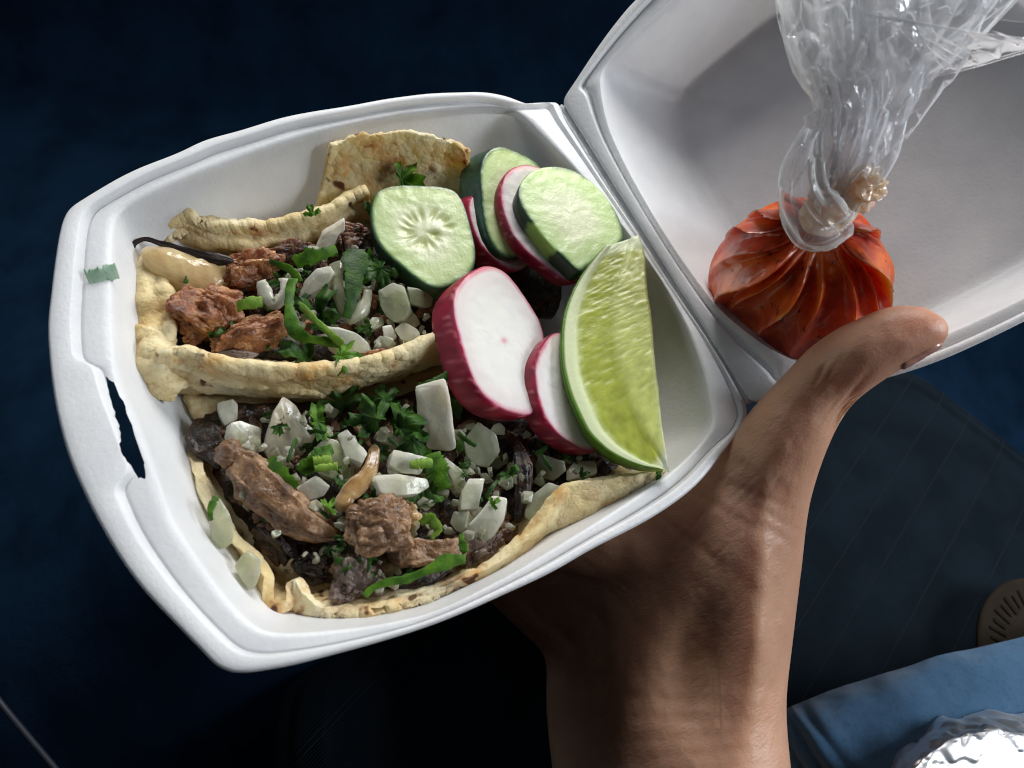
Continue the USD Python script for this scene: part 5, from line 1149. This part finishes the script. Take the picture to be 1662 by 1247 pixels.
# ------------------------------------------------------------------ blue cloth, foil parcel and paper disc at the lower right
zc = -.085
rows = [[(1258,1162,zc-.004),(1330,1130,zc),(1420,1100,zc+.002),(1490,1078,zc+.003),(1510,1070,zc+.004),(1590,1052,zc+.004),(1680,1030,zc+.004),(1800,1000,zc)],
        [(1262,1175,zc),(1340,1150,zc+.008),(1420,1125,zc+.010),(1520,1100,zc+.011),(1600,1082,zc+.011),(1690,1066,zc+.011),(1800,1050,zc+.008)],
        [(1268,1205,zc+.002),(1350,1190,zc+.014),(1440,1175,zc+.016),(1520,1165,zc+.016),(1620,1150,zc+.016),(1800,1130,zc+.014)],
        [(1275,1250,zc),(1360,1250,zc+.014),(1450,1250,zc+.018),(1560,1250,zc+.018),(1660,1250,zc+.018),(1800,1250,zc+.016)],
        [(1285,1340,zc-.006),(1380,1350,zc+.006),(1480,1360,zc+.010),(1560,1360,zc+.010),(1660,1360,zc+.012),(1800,1360,zc+.010)]]
G = loft(rows, 170, 120)
_, r, u, nn, s = frame_at(1400, 1150, zc)
c = (G.reshape(-1, 3) - CAM) @ RM.T; X, Y = PW / 2 + F * c[:, 0] / -c[:, 2], PH / 2 - F * c[:, 1] / -c[:, 2]
d = np.zeros(len(X))
for (x0, y0, x1, y1, w, a) in ((1268,1165,1330,1260,9,.0032),(1290,1158,1365,1262,10,.0036),(1316,1150,1400,1250,14,.0022),(1430,1110,1520,1190,26,.0018),(1264,1190,1300,1260,8,.0028)):
    D = np.array([x1 - x0, y1 - y0], float); L_ = np.linalg.norm(D); D /= L_; tx = (X - x0) * D[0] + (Y - y0) * D[1]; nx = -(X - x0) * D[1] + (Y - y0) * D[0]
    d += a * np.exp(-(nx / w) ** 2) * (1 / (1 + np.exp(-(tx + 8) / 8))) * (1 / (1 + np.exp((tx - L_ - 20) / 20)))
q = G.reshape(-1, 3); d += (fbm(q * 45, 3, 7) - .5) * .006
G = G + nn * d.reshape(120, 170, 1)
p = put('blue_cloth', thick_sheet(G, .0016), M['blue_cloth'], None); setd(p, 'folded blue cloth garment to the right of the wrist under the foil', 'cloth')

def foil_pt(x, y, h): return W(x, y, zc + .030 + h)
rows = [[(1448,1262),(1462,1232),(1480,1210),(1500,1192),(1530,1172),(1570,1158),(1610,1152),(1650,1163),(1700,1160),(1760,1150)],
        [(1470,1268),(1490,1240),(1510,1220),(1535,1205),(1565,1192),(1600,1185),(1640,1190),(1700,1190),(1760,1186)],
        [(1490,1290),(1520,1262),(1545,1245),(1580,1235),(1620,1228),(1660,1226),(1710,1226),(1760,1222)],
        [(1500,1340),(1550,1330),(1600,1320),(1660,1310),(1710,1305),(1760,1300)]]
hs = (-.012, .010, .0115, .0115)
R = np.array([spline(np.array([foil_pt(x, y, h) for x, y in r_]), 90) for r_, h in zip(rows, hs)])
G = PchipInterpolator(np.arange(4), R, axis=0)(np.linspace(0, 3, 80))
q = G.reshape(-1, 3); N_ = vnormals(q, grid_faces(80, 90)); N_ *= np.sign((N_ @ (CAM - q.mean(0))).mean())
from scipy.spatial import Voronoi
rg = np.random.default_rng(3); sd = np.vstack([q[rg.integers(0, 2600, 60)], q[rg.integers(2600, len(q), 34)]]); hh = rg.uniform(-1, 1, (94, 4)) * np.array([.0016, .20, .20, .20])
dk, ik = cKDTree(sd).query(q, k=2)
fac = hh[ik[:, 0], 0] + ((q - sd[ik[:, 0]]) * hh[ik[:, 0], 1:]).sum(1)
fac = fac.reshape(80, 90)
for _ in range(2): fac = (np.roll(fac, 1, 0) + np.roll(fac, -1, 0) + np.roll(fac, 1, 1) + np.roll(fac, -1, 1) + 2 * fac) / 6
fac = fac.ravel()
edgew = np.exp(-np.repeat(np.arange(80), 90) / 22.0) * 1.0 + .22
q = q + N_ * (fac * edgew)[:, None]
p = put('foil_parcel', thick_sheet(q.reshape(80, 90, 3), .0004), M['foil'], None, smooth=40); setd(p, 'crumpled shiny aluminium foil parcel resting on the blue cloth', 'foil')

# round paper disc with an embossed band
zd = -.100
cD, nD = W(1712, 1078, zd), np.array([0, 0, 1.0]); rim_ = np.linalg.norm(W(1590, 1030, zd) - cD)
a = np.linspace(0, 2 * np.pi, 120, endpoint=False); ci = np.stack([np.cos(a), np.sin(a), 0 * a], 1)
pr = [(.0, -.0022), (1.0, -.0022), (1.01, -.001), (1.0, 0), (.94, .0004), (.92, -.0002), (.62, -.0002), (.60, .0004), (.55, .0003), (.1, .0003)]
disc = thing('round_disc', 'beige round disc with an embossed band half hidden by the blue cloth', 'disc')
v, f = rings_mesh([cD + ci * rim_ * max(k, .02) + nD * z for k, z in pr]); put('plate', (v, outward(v, f)), M['paper_disc'], disc)
for k in range(46):
    a0 = k * 2 * np.pi / 46; e = np.array([math.cos(a0), math.sin(a0), 0]); t_ = np.array([-e[1], e[0], 0]); ww = .0011 if k % 3 else .0018
    b_ = trimesh.creation.box((rim_ * (.16 if k % 2 else .22), ww, .0006)); Tm = np.eye(4); Tm[:3, 0], Tm[:3, 1], Tm[:3, 2], Tm[:3, 3] = e, t_, nD, cD + e * rim_ * .77 + nD * .0001
    b_.apply_transform(Tm); put('embossed_mark', b_, M['disc_mark'], disc, smooth=False)
done_bases()
